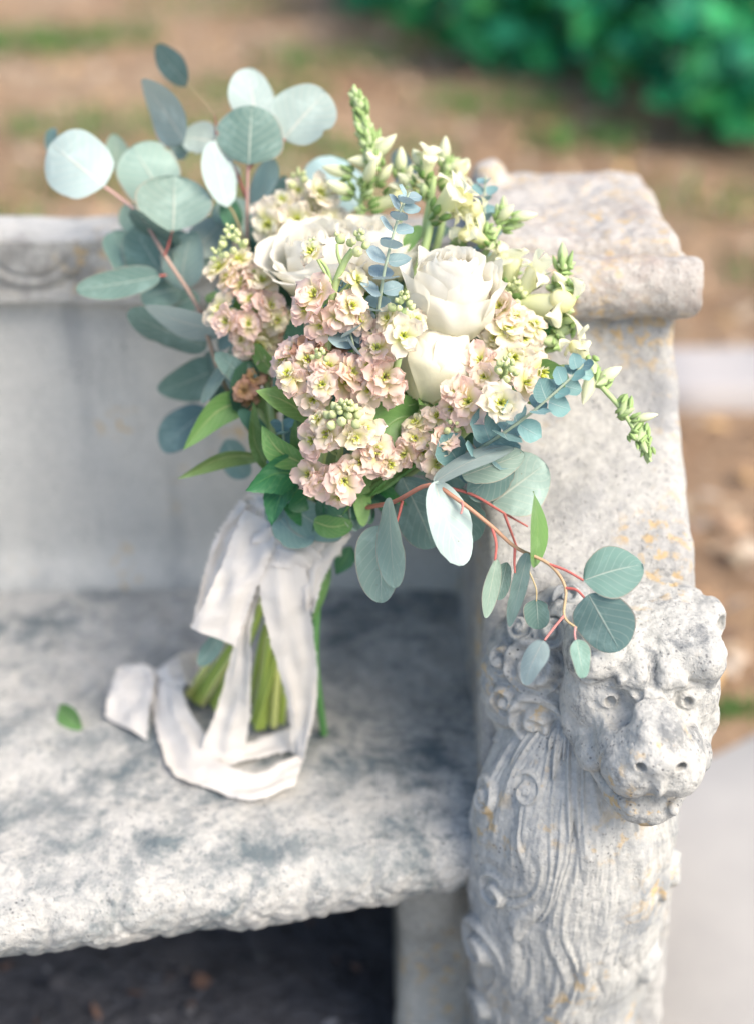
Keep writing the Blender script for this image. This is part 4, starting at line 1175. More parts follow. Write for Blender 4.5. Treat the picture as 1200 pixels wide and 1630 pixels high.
# deep filling foliage in the heart of the bouquet
r = np.random.default_rng(123)
for k in range(120):
    a = r.uniform(0, 6.28); q = math.sqrt(r.uniform(0, 1))
    x, y = 590 + 225 * q * math.cos(a), 590 + 190 * q * math.sin(a)
    if y > 740 and x < 430: continue
    t = 1.30 + 0.05 * r.uniform() + 0.05 * q * q + (590 - y) * 0.00022
    d = np.array((x - 500, y - 880)); d = d / np.linalg.norm(d); an = math.atan2(d[1], d[0]) + r.uniform(-.7, .7); L = r.uniform(55, 100)
    x2, y2 = x + L * math.cos(an), y + L * math.sin(an)
    if y2 < 360 or x2 > 850: continue
    glea((LEAF_DEEP, LEAF_DEEP, EUC_TEAL, LEAF_GREEN)[r.integers(0, 4)], (x, y), ((x + x2) / 2 + r.uniform(-8, 8), (y + y2) / 2 + r.uniform(-8, 8)), (x2, y2), r.uniform(26, 50), t, t - 0.01, shape='oval', roll=r.uniform(-.8, .8), nu=5, nv=7)

# ---- florets -----------------------------------------------------
def petal_ring(mb, n, l, w, elev, curl, phase, cb, ct, r, z0=0.0, ruffle=0.12, jit=0.12, nu=5, nv=6, tipc=None):
    for k in range(n):
        az = phase + 6.2832 * k / n + r.uniform(-jit, jit)
        ll = l * r.uniform(0.85, 1.12); ww = w * r.uniform(0.88, 1.12); el = elev + r.uniform(-.15, .15); cu = curl * r.uniform(0.7, 1.3)
        v = np.linspace(0, 1, nv); th = el - cu * v
        rad = np.concatenate([[0], np.cumsum(np.cos(th[:-1]) * ll / (nv - 1))]) + 0.0012
        zz = np.concatenate([[0], np.cumsum(np.sin(th[:-1]) * ll / (nv - 1))]) + z0
        wid = ww * (0.30 + 0.70 * np.sin(np.clip(v * 0.93, 0, 1) * 2.25) ** 1.0) * np.sqrt(np.clip(1.02 - v ** 5, 0, 1))
        u = np.linspace(-1, 1, nu); ph = r.uniform(0, 6.28)
        V = []; C = []
        for iu in range(nu):
            for j in range(nv):
                side = u[iu] * wid[j] / 2
                rf = ruffle * l * v[j] ** 1.5 * math.sin(u[iu] * 3.3 + ph) * 0.55 + 0.10 * l * u[iu] ** 2 * v[j]
                rr = rad[j] - 0.10 * l * (u[iu] ** 2) * v[j] ** 3
                V.append((rr * math.cos(az) - side * math.sin(az), rr * math.sin(az) + side * math.cos(az), zz[j] + rf))
                f = min(1, v[j] * 1.5)
                C.append(np.asarray(cb) * (1 - f) + np.asarray(ct) * f)
        mb.add(V, grid_faces(nu, nv), np.array(C), uv=None)

def ellipsoid(mb, c, ax, r, l, col, col2=None, n=7, m=6):
    """bud along axis ax, length l, radius r"""
    d, s, q = frame_from(ax); c = np.asarray(c, float)
    v = np.linspace(0.02, 0.98, m); ang = np.linspace(0, 6.2832, n, endpoint=False)
    V = []; C = []
    for a in ang:
        for x in v:
            rr = r * math.sin(math.pi * x ** 0.85) ** 0.8
            V.append(c + d * l * x + rr * (math.cos(a) * s + math.sin(a) * q))
            f = x; C.append(np.asarray(col) * (1 - f) + np.asarray(col2 if col2 is not None else col) * f)
    mb.add(V, grid_faces(n, m, wrap_u=True), np.array(C))

YG = np.array((0.62, 0.66, 0.16)); PINK = np.array((0.90, 0.69, 0.625)); PINK2 = np.array((0.91, 0.76, 0.69)); CREAM = np.array((0.88, 0.83, 0.64)); WHT = np.array((0.90, 0.88, 0.74)); OLD = np.array((0.62, 0.43, 0.22))
TONES = {'p': (YG * .9 + .05, PINK, PINK2), 'l': (YG, PINK2, np.array((0.88, 0.77, 0.68))), 'c': (YG, np.array((0.88, 0.78, 0.66)), CREAM), 'w': (YG, np.array((0.88, 0.80, 0.70)), WHT), 'o': (OLD * .7, np.array((0.62, 0.38, 0.28)), OLD)}
FLORETS = {}
for tn, (cb, c1, c2) in TONES.items():
    for q in range(7):
        r = np.random.default_rng(200 + q * 7 + ord(tn)); mb = MB()
        ph = r.uniform(0, 6)
        n1 = int(r.integers(5, 7))
        op = r.uniform(-.15, .35)                    # some florets half closed
        petal_ring(mb, n1, .0205, .0185, 0.10 + op, 0.42, ph, cb, c1, r, -.001, .16, .28)
        petal_ring(mb, 3, .0160, .0160, 0.55 + op, 0.85, ph + .6, cb, c1 * .7 + c2 * .3, r, .0, .22, .9)
        petal_ring(mb, 2, .0115, .0125, 0.95, 1.2, ph + 1.7, cb * .5 + c2 * .5, c2, r, .0005, .3, 1.0, 5, 6)
        petal_ring(mb, 2, .0075, .0085, 1.15, 1.0, ph + .9, cb, c2 * .8 + cb * .2, r, .001, .3, 1.2, 4, 4)
        for k in range(6):
            a = k * 1.05 + r.uniform(-.3, .3); ellipsoid(mb, (.0018 * math.cos(a), .0018 * math.sin(a), .001), (.5 * math.cos(a), .5 * math.sin(a), 1), .0013, .0050, cb, cb * 1.15, 5, 4)
        ellipsoid(mb, (0, 0, -.008), (0, 0, 1), .0026, .010, GRN, GRN, 6, 5)
        FLORETS[(tn, q)] = mb.data('floret', M_PETAL)

def orient(loc, normal, spin, scale):
    n = nrm(normal); a, s, q = frame_from(n, (0.2, 0.1, 0.97))
    R = Matrix(((s[0], q[0], n[0], 0), (s[1], q[1], n[1], 0), (s[2], q[2], n[2], 0), (0, 0, 0, 1)))
    if R.determinant() < 0: R = R @ Matrix.Diagonal((-1, 1, 1, 1))
    return Matrix.Translation(Vector(loc)) @ R @ Matrix.Rotation(spin, 4, 'Z') @ Matrix.Diagonal((scale * _fr.uniform(.88, 1.12), scale * _fr.uniform(.88, 1.12), scale * _fr.uniform(.8, 1.5), 1))

_fr = np.random.default_rng(8)
BUDG, BUDC = np.array((0.42, 0.54, 0.26)), np.array((0.74, 0.76, 0.42))
def bud_cluster(parent, loc, axis, n, size, seed, cols=(BUDG, BUDC), rad=.010, ln=.03):
    """tight buds crowding a stem tip, biggest at the bottom"""
    r = np.random.default_rng(seed); mb = MB(); d, s, q = frame_from(axis)
    for k in range(n):
        f = k / max(1, n - 1); a = k * 2.4
        rr = rad * (1 - 0.75 * f); o = math.cos(a) * s + math.sin(a) * q
        p = np.asarray(loc) + d * ln * f + o * rr * .7
        z = size * (1.15 - 0.65 * f) * r.uniform(.85, 1.15)
        ellipsoid(mb, p, o * (1.0 - .7 * f) + d * (.6 + .6 * f), z * .42, z, cols[0], cols[1] * r.uniform(.85, 1.1), 7, 6)
    return mb.build('bud_cluster', M_BUD, parent)

def stock(label, path, florets, tip=None, r0=.0042, r1=.0026, col=PALEGRN * .85, extra=()):
    """path of (px,py,t); florets: (px,py,dt,scale,tone,nx,ny) with dt towards the viewer relative to path distance"""
    P = [BIND] + [pt(*p) for p in path]
    Q = smooth_path(P[1:], 30)
    paths = [(P, r0, r1, col)]
    items = []
    for (px, py, t, sc, tone, nx, ny) in florets:
        loc = pt(px, py, t)
        n = nrm(-VIEW * 0.9 + CRT * nx + CUP * ny)
        k = np.argmin(np.linalg.norm(Q - (loc - n * 0.02), axis=1)); k = max(0, k - 3)
        paths.append(([Q[k], (Q[k] + loc) / 2 - n * .004 - CUP * .002, loc - n * .006 * sc], .0014, .0011, col))
        items.append((loc, n, sc, tone))
    br = stem_part('stock_stem', paths + list(extra), bouquet, 7)
    br['label'] = label
    for loc, n, sc, tone in items:
        add('floret', FLORETS[(tone, int(_fr.integers(0, 7)))], br, orient(loc, n, _fr.uniform(0, 6.28), sc * .88))
    if tip:
        for (px, py, t, n, size, nx, ny, rad, ln) in tip:
            bud_cluster(br, pt(px, py, t), -VIEW * .45 + CRT * nx + CUP * ny, n, size, int(px), rad=rad, ln=ln)
    return br

def fill(poly_pts, t, tone, sc=1.0, jit=0.10):
    """florets listed as px,py with outward normals guessed from the middle of the list"""
    A = np.array(poly_pts, float); c = A.mean(0); out = []
    for (x, y) in poly_pts:
        dx, dy = (x - c[0]) / 60, -(y - c[1]) / 60
        x += _fr.uniform(-10, 10); y += _fr.uniform(-10, 10)
        out.append((x, y, t + _fr.uniform(-.012, .012) + 0.012 * min(1.6, dx * dx + dy * dy), sc * _fr.uniform(.72, 1.18), tone[int(_fr.integers(0, len(tone)))], np.clip(dx, -1, 1) * .8 + _fr.uniform(-.3, .3), np.clip(dy, -1, 1) * .8 + _fr.uniform(-.3, .3) + .15))
    return out

stock('full blush and cream stock spike beside the eucalyptus branch', [(440, 700, 1.345), (415, 560, 1.34), (385, 450, 1.345), (372, 395, 1.345)],
      fill([(352, 415), (385, 420), (412, 430), (355, 450), (388, 452), (420, 455), (362, 485), (395, 480), (430, 485), (370, 515), (405, 512), (440, 515), (466, 500), (385, 545), (420, 548), (455, 545), (478, 530), (400, 572), (440, 578)], 1.315, 'pplcc'),
      [(372, 400, 1.335, 16, .0085, -.1, 1.0, .014, .022), (356, 415, 1.33, 6, .008, -.5, .6, .008, .012)])
stock('small drooping blush stock florets behind the green leaves', [(440, 720, 1.36), (410, 640, 1.35), (398, 580, 1.345)], fill([(392, 575), (402, 598), (385, 615), (398, 630)], 1.335, 'po', .85))
stock('open pale green stock stem with loose buds before the white rose', [(515, 720, 1.27), (521, 560, 1.235), (528, 480, 1.22), (545, 425, 1.21), (562, 398, 1.205)],
      [(497, 402, 1.205, .80, 'c', -.7, .5), (503, 470, 1.215, 1.05, 'p', -.4, .3), (490, 492, 1.22, .95, 'p', -.8, 0), (558, 488, 1.212, 1.0, 'l', .4, .1), (540, 505, 1.215, .95, 'p', -.1, -.4), (572, 505, 1.22, .9, 'l', .7, -.3), (568, 445, 1.215, .85, 'c', .8, .5), (512, 518, 1.225, .9, 'p', -.5, -.5)],
      [(566, 400, 1.205, 9, .0085, .25, .9, .007, .016), (537, 388, 1.205, 2, .010, -.1, 1, .001, .006), (500, 398, 1.21, 4, .007, -.1, 1, .004, .008)], .0045, .0028, PALEGRN,
      extra=[([pt(530, 470, 1.22), pt(522, 430, 1.215), pt(505, 408, 1.21)], .0018, .0013, PALEGRN), ([pt(545, 425, 1.21), pt(538, 405, 1.207), pt(537, 388, 1.205)], .0016, .0012, PALEGRN), ([pt(531, 480, 1.22), pt(552, 455, 1.217), pt(566, 442, 1.215)], .0015, .0012, PALEGRN)])
stock('rounded blush stock cluster below the open pale green stem', [(510, 750, 1.28), (515, 660, 1.25), (512, 600, 1.24)],
      fill([(462, 592), (492, 578), (528, 582), (478, 612), (508, 606), (545, 604), (505, 630), (560, 585)], 1.222, 'pplc', 1.08) + [(498, 555, 1.24, .95, 'o', -.2, .6), (530, 552, 1.24, .9, 'o', .3, .6), (470, 560, 1.245, .9, 'p', -.4, .6), (450, 575, 1.25, .85, 'p', -.7, .3)], [(510, 575, 1.215, 8, .007, -.1, .8, .007, .010)])
stock('blush stock spike with a yellow-green bud crown above the dark serrated leaf', [(520, 810, 1.32), (538, 760, 1.27), (543, 700, 1.235), (552, 660, 1.21)],
      [(500, 700, 1.225, 1.05, 'p', -.7, -.1), (522, 690, 1.215, 1.0, 'l', -.3, -.1), (580, 682, 1.215, 1.0, 'c', .5, -.2), (565, 695, 1.21, .85, 'c', .2, -.6), (508, 668, 1.215, .7, 'c', -.6, .6), (598, 718, 1.235, 1.15, 'p', .5, .1), (618, 738, 1.24, .95, 'l', .6, -.3), (575, 735, 1.235, 1.0, 'p', .1, -.2), (495, 755, 1.245, 1.0, 'p', -.5, -.1), (512, 768, 1.245, .9, 'p', 0, -.5), (548, 765, 1.235, 1.05, 'p', .1, -.2), (560, 745, 1.235, .85, 'l', .3, .1), (540, 790, 1.25, .7, 'p', 0, -.8)],
      [(548, 672, 1.212, 22, .0100, .05, .75, .016, .016), (552, 650, 1.200, 9, .0055, .05, .55, .006, .006)])
stock('cream stock sprig with a star floret below the blue-grey sprig', [(600, 680, 1.27), (628, 595, 1.225), (638, 540, 1.21), (642, 490, 1.205)],
      [(642, 535, 1.195, 1.05, 'w', .05, .05), (600, 555, 1.215, 1.0, 'p', -.3, .4), (590, 580, 1.22, 1.0, 'p', -.5, 0), (612, 600, 1.22, 1.05, 'p', .1, -.1), (590, 618, 1.225, 1.0, 'l', -.3, -.3), (622, 622, 1.23, .9, 'p', .3, -.5), (618, 508, 1.215, .75, 'c', -.6, .4), (662, 510, 1.22, .75, 'c', .6, .4), (600, 535, 1.225, .9, 'p', -.5, .5)],
      [(640, 500, 1.205, 12, .0075, .05, .9, .009, .018)])
stock('pale stock spike with cream florets at the flank of the white rose', [(700, 720, 1.28), (770, 650, 1.25), (800, 600, 1.23), (802, 580, 1.215)],
      [(795, 642, 1.20, 1.15, 'w', .05, .05), (745, 640, 1.215, 1.1, 'p', -.3, 0), (728, 625, 1.22, .9, 'l', -.4, .4), (760, 665, 1.22, .85, 'l', 0, -.6), (765, 575, 1.235, .95, 'p', -.4, .4), (770, 600, 1.225, .9, 'l', -.4, 0), (835, 610, 1.235, .9, 'l', .6, .1), (720, 650, 1.225, .9, 'p', -.6, -.3)],
      [(803, 600, 1.21, 14, .0075, .1, .85, .009, .018)])
stock('cream white stock spike against the arm', [(720, 700, 1.30), (790, 600, 1.29), (825, 530, 1.285), (818, 480, 1.285)],
      fill([(800, 500), (828, 505), (852, 520), (808, 530), (838, 540), (785, 545), (815, 560), (845, 570), (800, 582), (830, 590), (858, 590), (780, 520)], 1.255, 'cwwl'), [(815, 480, 1.28, 10, .008, .1, .9, .010, .018)])
stock('low blush stock cluster above the trailing eucalyptus', [(560, 800, 1.32), (630, 740, 1.27), (685, 705, 1.24)], tip=[(712, 682, 1.225, 7, .007, .6, .5, .006, .010)], florets=
      fill([(665, 692), (700, 690), (676, 718), (708, 718), (648, 716), (686, 742), (660, 668), (705, 662)], 1.232, 'pplc', 1.02))
stock('white stock behind the large pale rose', [(470, 600, 1.40), (478, 420, 1.40), (490, 320, 1.40)],
      fill([(425, 340), (450, 325), (475, 310), (500, 315), (440, 355), (470, 340), (505, 340), (525, 350), (485, 360), (520, 325)], 1.375, 'ww', 1.1), [(478, 300, 1.39, 8, .010, 0, .9, .010, .016)])

# ---- snapdragons -------------------------------------------------
def make_bloom(q):
    r = np.random.default_rng(400 + q); mb = MB()
    c0, c1 = np.array((0.66, 0.72, 0.34)), np.array((0.86, 0.85, 0.66))
    L = .020
    v = np.linspace(0, 1, 6); P = np.stack([v * 0, v * 0, v * L], -1)
    tube(mb, P, .0042 + .0035 * v, 9, c0 + v[:, None] * (c1 - c0), cap=False)
    mb2 = MB(); petal_ring(mb2, 3, .0150, .0150, 0.55, 1.9, -.9, c1, c1 * 1.02, r, L * .9, .22, .1, 6, 7)
    petal_ring(mb2, 2, .0165, .0160, 1.05, 1.6, 2.4, c1, c1 * 1.02, r, L * .9, .22, .1, 6, 7)
    ellipsoid(mb2, (.003, 0, L * .75), (.4, 0, 1), .0062, .011, c1, np.array((0.85, 0.82, 0.45)), 8, 6)
    for V, F, C in zip(mb2.V, mb2.F, mb2.C):
        mb.add(V, F - F.min(), C)
    for k in range(5):
        a = k * 1.257; ellipsoid(mb, (.003 * math.cos(a), .003 * math.sin(a), -.002), (math.cos(a) * .45, math.sin(a) * .45, 1), .0024, .0095, (0.20, 0.34, 0.10), (0.26, 0.42, 0.14), 5, 4)
    return mb.data('bloom', M_PETAL)
BLOOMS = [make_bloom(q) for q in range(4)]
def make_bud(q, ripe):
    mb = MB(); r = np.random.default_rng(440 + q)
    gc = np.array((0.30, 0.43, 0.17)); tip = np.array((0.84, 0.84, 0.60)) if ripe else np.array((0.54, 0.64, 0.36))
    ellipsoid(mb, (0, 0, 0), (0, 0, 1), .0044 if ripe else .0034, .018 if ripe else .0115, gc * .6 + tip * .4, tip, 8, 7)
    for k in range(5):
        a = k * 1.257 + .3; ellipsoid(mb, (.0026 * math.cos(a), .0026 * math.sin(a), -.001), (math.cos(a) * .5, math.sin(a) * .5, 1), .0018, r.uniform(.006, .010), gc, gc * 1.2, 5, 4)
    return mb.data('bud', M_BUD)
BUDS = {(q, rp): make_bud(q, rp) for q in range(2) for rp in (0, 1)}
def snapdragon(label, path, f_bud, f_bloom, n, sc=1.0, seed=1, green=0.25, spread=.012):
    """path runs from the neck to the tip; below f_bloom bare stem, blooms up to f_bud, buds beyond"""
    r = np.random.default_rng(seed)
    P = smooth_path([BIND] + [pt(*p) for p in path], 60)
    br = stem_part('snapdragon_stem', [([P[0], P[12], P[24], P[36], P[48], P[59]], .0044, .0014, PALEGRN)], bouquet, 7)
    br['label'] = label
    for k in range(n):
        f = f_bloom + (1 - f_bloom) * (k + .5) / n
        x = f * 59; i = min(int(x), 58); p = P[i] + (P[i + 1] - P[i]) * (x - i); d = nrm(P[min(i + 2, 59)] - P[max(i - 2, 0)])
        _, s, q = frame_from(d); a = k * 2.399
        o = math.cos(a) * s + math.sin(a) * q
        g = (f - f_bloom) / (1 - f_bloom)
        if f < f_bud:
            loc = p + o * .004
            add('bloom', BLOOMS[int(r.integers(0, 4))], br, orient(loc, o * .85 + d * .55, r.uniform(0, 6.28), sc * r.uniform(.8, 1.1)))
        else:
            h = (f - f_bud) / (1 - f_bud + 1e-6)
            ripe = 1 if h < green else 0
            loc = p + o * .0025 * (1 - h)
            add('bud', BUDS[(int(r.integers(0, 2)), ripe)], br, orient(loc, o * (.85 - .5 * h) + d * (.4 + .7 * h), 0, sc * (1.05 - .5 * h) * r.uniform(.9, 1.1)))
    return br
def snap(label, path, items, r0=.0040, r1=.0016, col=PALEGRN):
    """items: (px, py, t, kind b/r/g, scale, dx, dy) with dx,dy the way the flower points (right, up)"""
    P = [BIND] + [pt(*p) for p in path]; Q = smooth_path(P, 60)
    paths = [(P, r0, r1, col)]; its = []
    for (px, py, t, kd, sc, dx, dy) in items:
        loc = pt(px, py, t); n = nrm(CRT * dx + CUP * dy - VIEW * _fr.uniform(.1, .5))
        base = loc - n * .010 * sc
        k = int(np.argmin(np.linalg.norm(Q - base, axis=1))); k = max(0, k - 1)
        paths.append(([Q[k], Q[k] * .4 + base * .6 - CUP * .0015, base], .0013, .0011, col * .9)); its.append((base, n, kd, sc))
    br = stem_part('snapdragon_stem', paths, bouquet, 7); br['label'] = label
    for base, n, kd, sc in its:
        if kd == 'b': add('bloom', BLOOMS[int(_fr.integers(0, 4))], br, orient(base, n, _fr.uniform(0, 6.28), sc))
        else: add('bud', BUDS[(int(_fr.integers(0, 2)), 1 if kd == 'r' else 0)], br, orient(base, n + _fr.normal(0, .22, 3), _fr.uniform(0, 6), sc * .88 * _fr.uniform(.7, 1.15)))
    return br
def spike(x0, y0, x1, y1, t, n, w, s0, s1, ripe=.2):
    """buds crowding towards the tip of a spire"""
    out = []; L = math.hypot(x1 - x0, y1 - y0); dx, dy = (x1 - x0) / L, (y1 - y0) / L
    for k in range(n):
        f = (k + _fr.uniform(-.3, .3)) / n; sd = (1, -1, .3, -.4)[k % 4] * _fr.uniform(.6, 1.1)
        ww = w * (1 - .85 * max(f, 0) ** 1.5)
        out.append((x0 + dx * L * f - dy * sd * ww, y0 + dy * L * f + dx * sd * ww, t - .006 * (1 - abs(sd)) + _fr.uniform(-.004, .004), 'r' if f < ripe else 'g', (s0 + (s1 - s0) * f) * _fr.uniform(.75, 1.25), dx * (.4 + f) - dy * sd * .9, -dy * (.4 + f) - dx * sd * .9))
    return out
snap('tall green snapdragon spire topping the bouquet', [(500, 700, 1.38), (555, 460, 1.375), (572, 340, 1.365), (590, 240, 1.355), (578, 180, 1.350), (563, 135, 1.345)],
     spike(592, 250, 562, 132, 1.348, 38, 18, 1.65, 1.0, .12) + [(540, 262, 1.355, 'r', 1.5, -1, .7), (541, 296, 1.36, 'r', 1.5, -1, .5), (588, 270, 1.345, 'r', 1.5, .2, .6), (604, 228, 1.35, 'r', 1.1, .9, .6), (566, 290, 1.355, 'g', 1.4, -.6, .3), (600, 302, 1.35, 'g', 1.4, .8, .3), (620, 280, 1.36, 'r', 1.5, 1, .6), (630, 306, 1.36, 'b', 1.0, 1, .4), (608, 325, 1.355, 'b', 1.0, .6, .2), (560, 330, 1.36, 'g', 1.3, -.8, .2)])
snap('pale snapdragon buds beside the tall green spire', [(520, 660, 1.385), (610, 440, 1.38), (640, 330, 1.375), (640, 270, 1.375)], [(622, 262, 1.375, 'r', 1.4, -.6, .8), (648, 268, 1.375, 'r', 1.3, .4, 1), (655, 300, 1.375, 'b', 1.0, 1, .4), (628, 300, 1.378, 'g', 1.3, -.8, .4)])
snap('short cream snapdragon with fat tubular blooms', [(560, 650, 1.37), (655, 440, 1.345), (682, 330, 1.335), (690, 280, 1.33)], [(668, 236, 1.325, 'r', 1.9, -.3, 1), (680, 262, 1.325, 'b', 1.15, .2, .9), (662, 262, 1.335, 'g', 1.4, -.8, .6), (690, 295, 1.33, 'g', 1.5, .4, .5), (640, 282, 1.335, 'r', 1.3, -1, .6), (672, 292, 1.33, 'g', 1.3, -.5, .3)], .0046, .0030)
snap('blurred cream snapdragon tip behind the fat blooms', [(580, 640, 1.39), (685, 420, 1.38), (708, 310, 1.375), (708, 250, 1.375)], [(706, 238, 1.37, 'r', 1.5, 0, 1), (720, 262, 1.375, 'r', 1.4, .8, .6), (697, 262, 1.375, 'g', 1.4, -.8, .5), (715, 290, 1.375, 'b', 1.0, .7, .3), (722, 250, 1.38, 'g', 1.2, .8, .8)], .0044, .0026)
snap('white ruffled snapdragon bloom above the open rose', [(590, 650, 1.35), (668, 420, 1.32), (686, 350, 1.315), (700, 335, 1.312)], [(716, 318, 1.30, 'b', 1.65, .5, .5), (700, 345, 1.31, 'b', .85, .5, .2), (736, 334, 1.31, 'b', 1.15, 1, -.3), (690, 330, 1.315, 'g', 1.4, -.6, .5)], .0048, .0032)
snap('cream snapdragon leaning towards the cap stone', [(600, 660, 1.35), (745, 450, 1.325), (778, 390, 1.32), (800, 350, 1.318)], [(757, 342, 1.315, 'r', 1.8, -.3, 1), (760, 378, 1.31, 'b', 1.1, -.4, .2), (810, 338, 1.315, 'r', 1.4, .8, .6), (838, 345, 1.315, 'r', 1.5, 1, .1), (805, 322, 1.318, 'g', 1.3, .2, 1), (800, 372, 1.315, 'g', 1.5, .9, -.2), (775, 402, 1.31, 'g', 1.6, -.3, -.4), (822, 360, 1.318, 'g', 1.3, 1, 0), (788, 330, 1.32, 'g', 1.2, -.4, 1)], .0046, .0022)
snap('leafy green snapdragon tip curving up by the moulding', [(640, 660, 1.34), (800, 580, 1.31), (866, 560, 1.297), (893, 520, 1.288), (898, 450, 1.285), (896, 400, 1.285)],
     [(896, 398, 1.28, 'g', 1.7, 0, 1), (888, 412, 1.28, 'g', 1.4, -.8, .6), (906, 415, 1.285, 'g', 1.3, .8, .6), (885, 442, 1.275, 'r', 1.6, -.7, .5), (914, 446, 1.283, 'g', 1.6, .9, .5), (866, 452, 1.285, 'g', 1.4, -1, .3), (890, 470, 1.277, 'g', 1.7, -.4, -.1), (908, 482, 1.282, 'g', 1.6, .9, 0), (880, 490, 1.285, 'g', 1.6, -1, 0), (896, 505, 1.277, 'g', 1.7, .1, -.3), (912, 512, 1.283, 'g', 1.4, 1, -.1), (884, 525, 1.282, 'g', 1.7, -.7, -.3), (902, 535, 1.28, 'g', 1.5, .7, -.4), (862, 545, 1.285, 'g', 1.7, -.9, -.1), (890, 555, 1.283, 'g', 1.5, .2, -.7), (905, 470, 1.278, 'r', 1.0, .7, .3)])
snap('thin snapdragon tip drooping across the arm face', [(640, 690, 1.33), (800, 610, 1.29), (915, 585, 1.268), (965, 625, 1.258), (1000, 670, 1.254), (1035, 735, 1.25)],
     [(930, 575, 1.26, 'b', .9, -.4, .8), (945, 598, 1.255, 'g', 1.6, .2, -.8), (940, 612, 1.255, 'r', 1.6, -.3, -1), (970, 600, 1.258, 'r', 1.4, 1, .4), (955, 620, 1.255, 'g', 1.5, -.6, -.6), (985, 655, 1.25, 'g', 1.6, -.5, -.8), (1010, 655, 1.252, 'g', 1.5, 1, .2), (1000, 680, 1.25, 'g', 1.5, -.6, -.6), (1022, 662, 1.252, 'r', 1.0, 1, .4), (1015, 700, 1.25, 'g', 1.5, -.4, -.9), (1028, 695, 1.25, 'g', 1.4, .9, -.2), (1025, 718, 1.25, 'g', 1.4, -.3, -1), (1036, 715, 1.25, 'g', 1.3, .7, -.6), (1034, 738, 1.25, 'g', 1.4, .1, -1), (1040, 728, 1.25, 'g', 1.0, .7, -.7)])
snap('white snapdragon with hanging petals beside the cream stock', [(640, 680, 1.34), (770, 540, 1.31), (815, 480, 1.30)], [(812, 430, 1.30, 'b', 1.45, .1, .9), (843, 485, 1.285, 'b', 1.7, .8, -.1), (825, 470, 1.29, 'b', 1.3, .3, .4), (795, 452, 1.305, 'g', 1.6, -.5, .5), (800, 478, 1.295, 'g', 1.6, -.4, .1), (830, 415, 1.31, 'g', 1.3, .7, .7), (862, 512, 1.29, 'r', 1.4, .9, -.6)], .0044, .0030)
snap('cream snapdragon filling between the two roses and the arm', [(620, 660, 1.345), (735, 500, 1.33), (760, 420, 1.325)], [(745, 418, 1.32, 'r', 1.6, -.3, .9), (772, 430, 1.322, 'b', 1.1, .6, .5), (738, 395, 1.325, 'g', 1.4, -.4, 1), (785, 455, 1.32, 'r', 1.5, .9, .3), (770, 405, 1.325, 'g', 1.3, .5, .9), (728, 372, 1.33, 'g', 1.4, -.2, 1)], .0044, .0026)

# ---- roses -------------------------------------------------------
def rose(label, centre, axis, R, H, petals, seed, warm=0.0, spin=0.0):
    """petals: list of (radius factor, height factor, half angle, opening, azimuth or None)"""
    r = np.random.default_rng(seed)
    d, s, q = frame_from(axis)
    c = np.asarray(centre, float) - d * H * 0.45
    core = stem_part('rose', [([BIND, BIND * .45 + c * .55 - d * .05, c - d * .02, c + d * .004], .0042, .0052, PALEGRN * .7)], bouquet)
    core['label'] = label
    for k in range(5):
        a = k * 1.257 + spin; o = math.cos(a) * s + math.sin(a) * q
        leaf(core, LEAF_GREEN, c + o * .004, c + o * .026 - d * .006, .010, name='sepal', shape='lance', nu=5, nv=7)
    az = spin
    for k, (rf, hf, ha, op, a0) in enumerate(petals):
        az = az + 2.399 if a0 is None else math.atan2(np.dot(a0, q), np.dot(a0, s))
        nu, nv = 21, 19
        u = np.linspace(-1, 1, nu); v = np.linspace(0, 1, nv)
        ph = r.uniform(0, 6.28, 4)
        V = []; C = []
        for iu in range(nu):
            for j in range(nv):
                x = v[j]; uu = u[iu]
                edge = 1 - 0.05 * uu * uu - 0.07 * abs(uu) ** 5 + .012 * math.sin(uu * 4 + ph[3])   # rounded top edge
                xx = x * edge
                rad = R * rf * (math.sin(min(1, .10 + xx * .95) * 1.75) ** .75) * (1 - .42 * max(0, xx - .50) * max(0, 1 - 3.5 * op) * 2)
                rad += R * op * (max(0, xx - .35) / .65) ** 2 * .9
                z = H * hf * xx - H * op * .38 * max(0, xx - .55) ** 2 / .2
                ang = az + uu * ha * (0.42 + 0.58 * math.sin(min(1, xx * 1.25 + .12) * 1.5708))
                rad *= 1 + .02 * math.sin(uu * 4 + ph[0] + 3 * x) + (.06 * math.sin(uu * 6 + ph[1]) * x ** 4) + (0.05 * abs(uu) ** 3 * (1 if k % 2 else -.4) if a0 is None else .09 * max(0, abs(uu) - .55) ** 2 / .2 + .03 * k / len(petals))
                z += R * .05 * math.sin(uu * 5 + ph[2]) * x ** 4
                V.append(c + d * z + rad * (math.cos(ang) * s + math.sin(ang) * q))
                f = min(1, x * 1.3)
                C.append(np.array((0.76, 0.77, 0.54)) * (1 - f) + np.array((0.87, 0.85 - .03 * warm, 0.78 - .09 * warm)) * f)
        V = np.array(V); fade = np.tile(v, nu)[:, None]
        cr = fbm(V, 55, 3, seed + k) * .0016 + .0022 * np.sin(fbm(V, 30, 2, seed + k + 5) * 5)
        V = V + (V - c - d * H * .4) / R * cr[:, None] * (.25 + .75 * fade)
        C = np.array(C); edge = np.clip(np.abs(np.repeat(u, nv)) ** 6 + fade[:, 0] ** 8, 0, 1)[:, None] * np.clip(fbm(V, 60, 2, k) + .3, 0, 1)[:, None]
        C = C * (1 - .35 * edge) + np.array((0.78, 0.70, 0.50)) * .35 * edge
        mk('petal', V, grid_faces(nu, nv), M_ROSE, core, col=C)
    return core
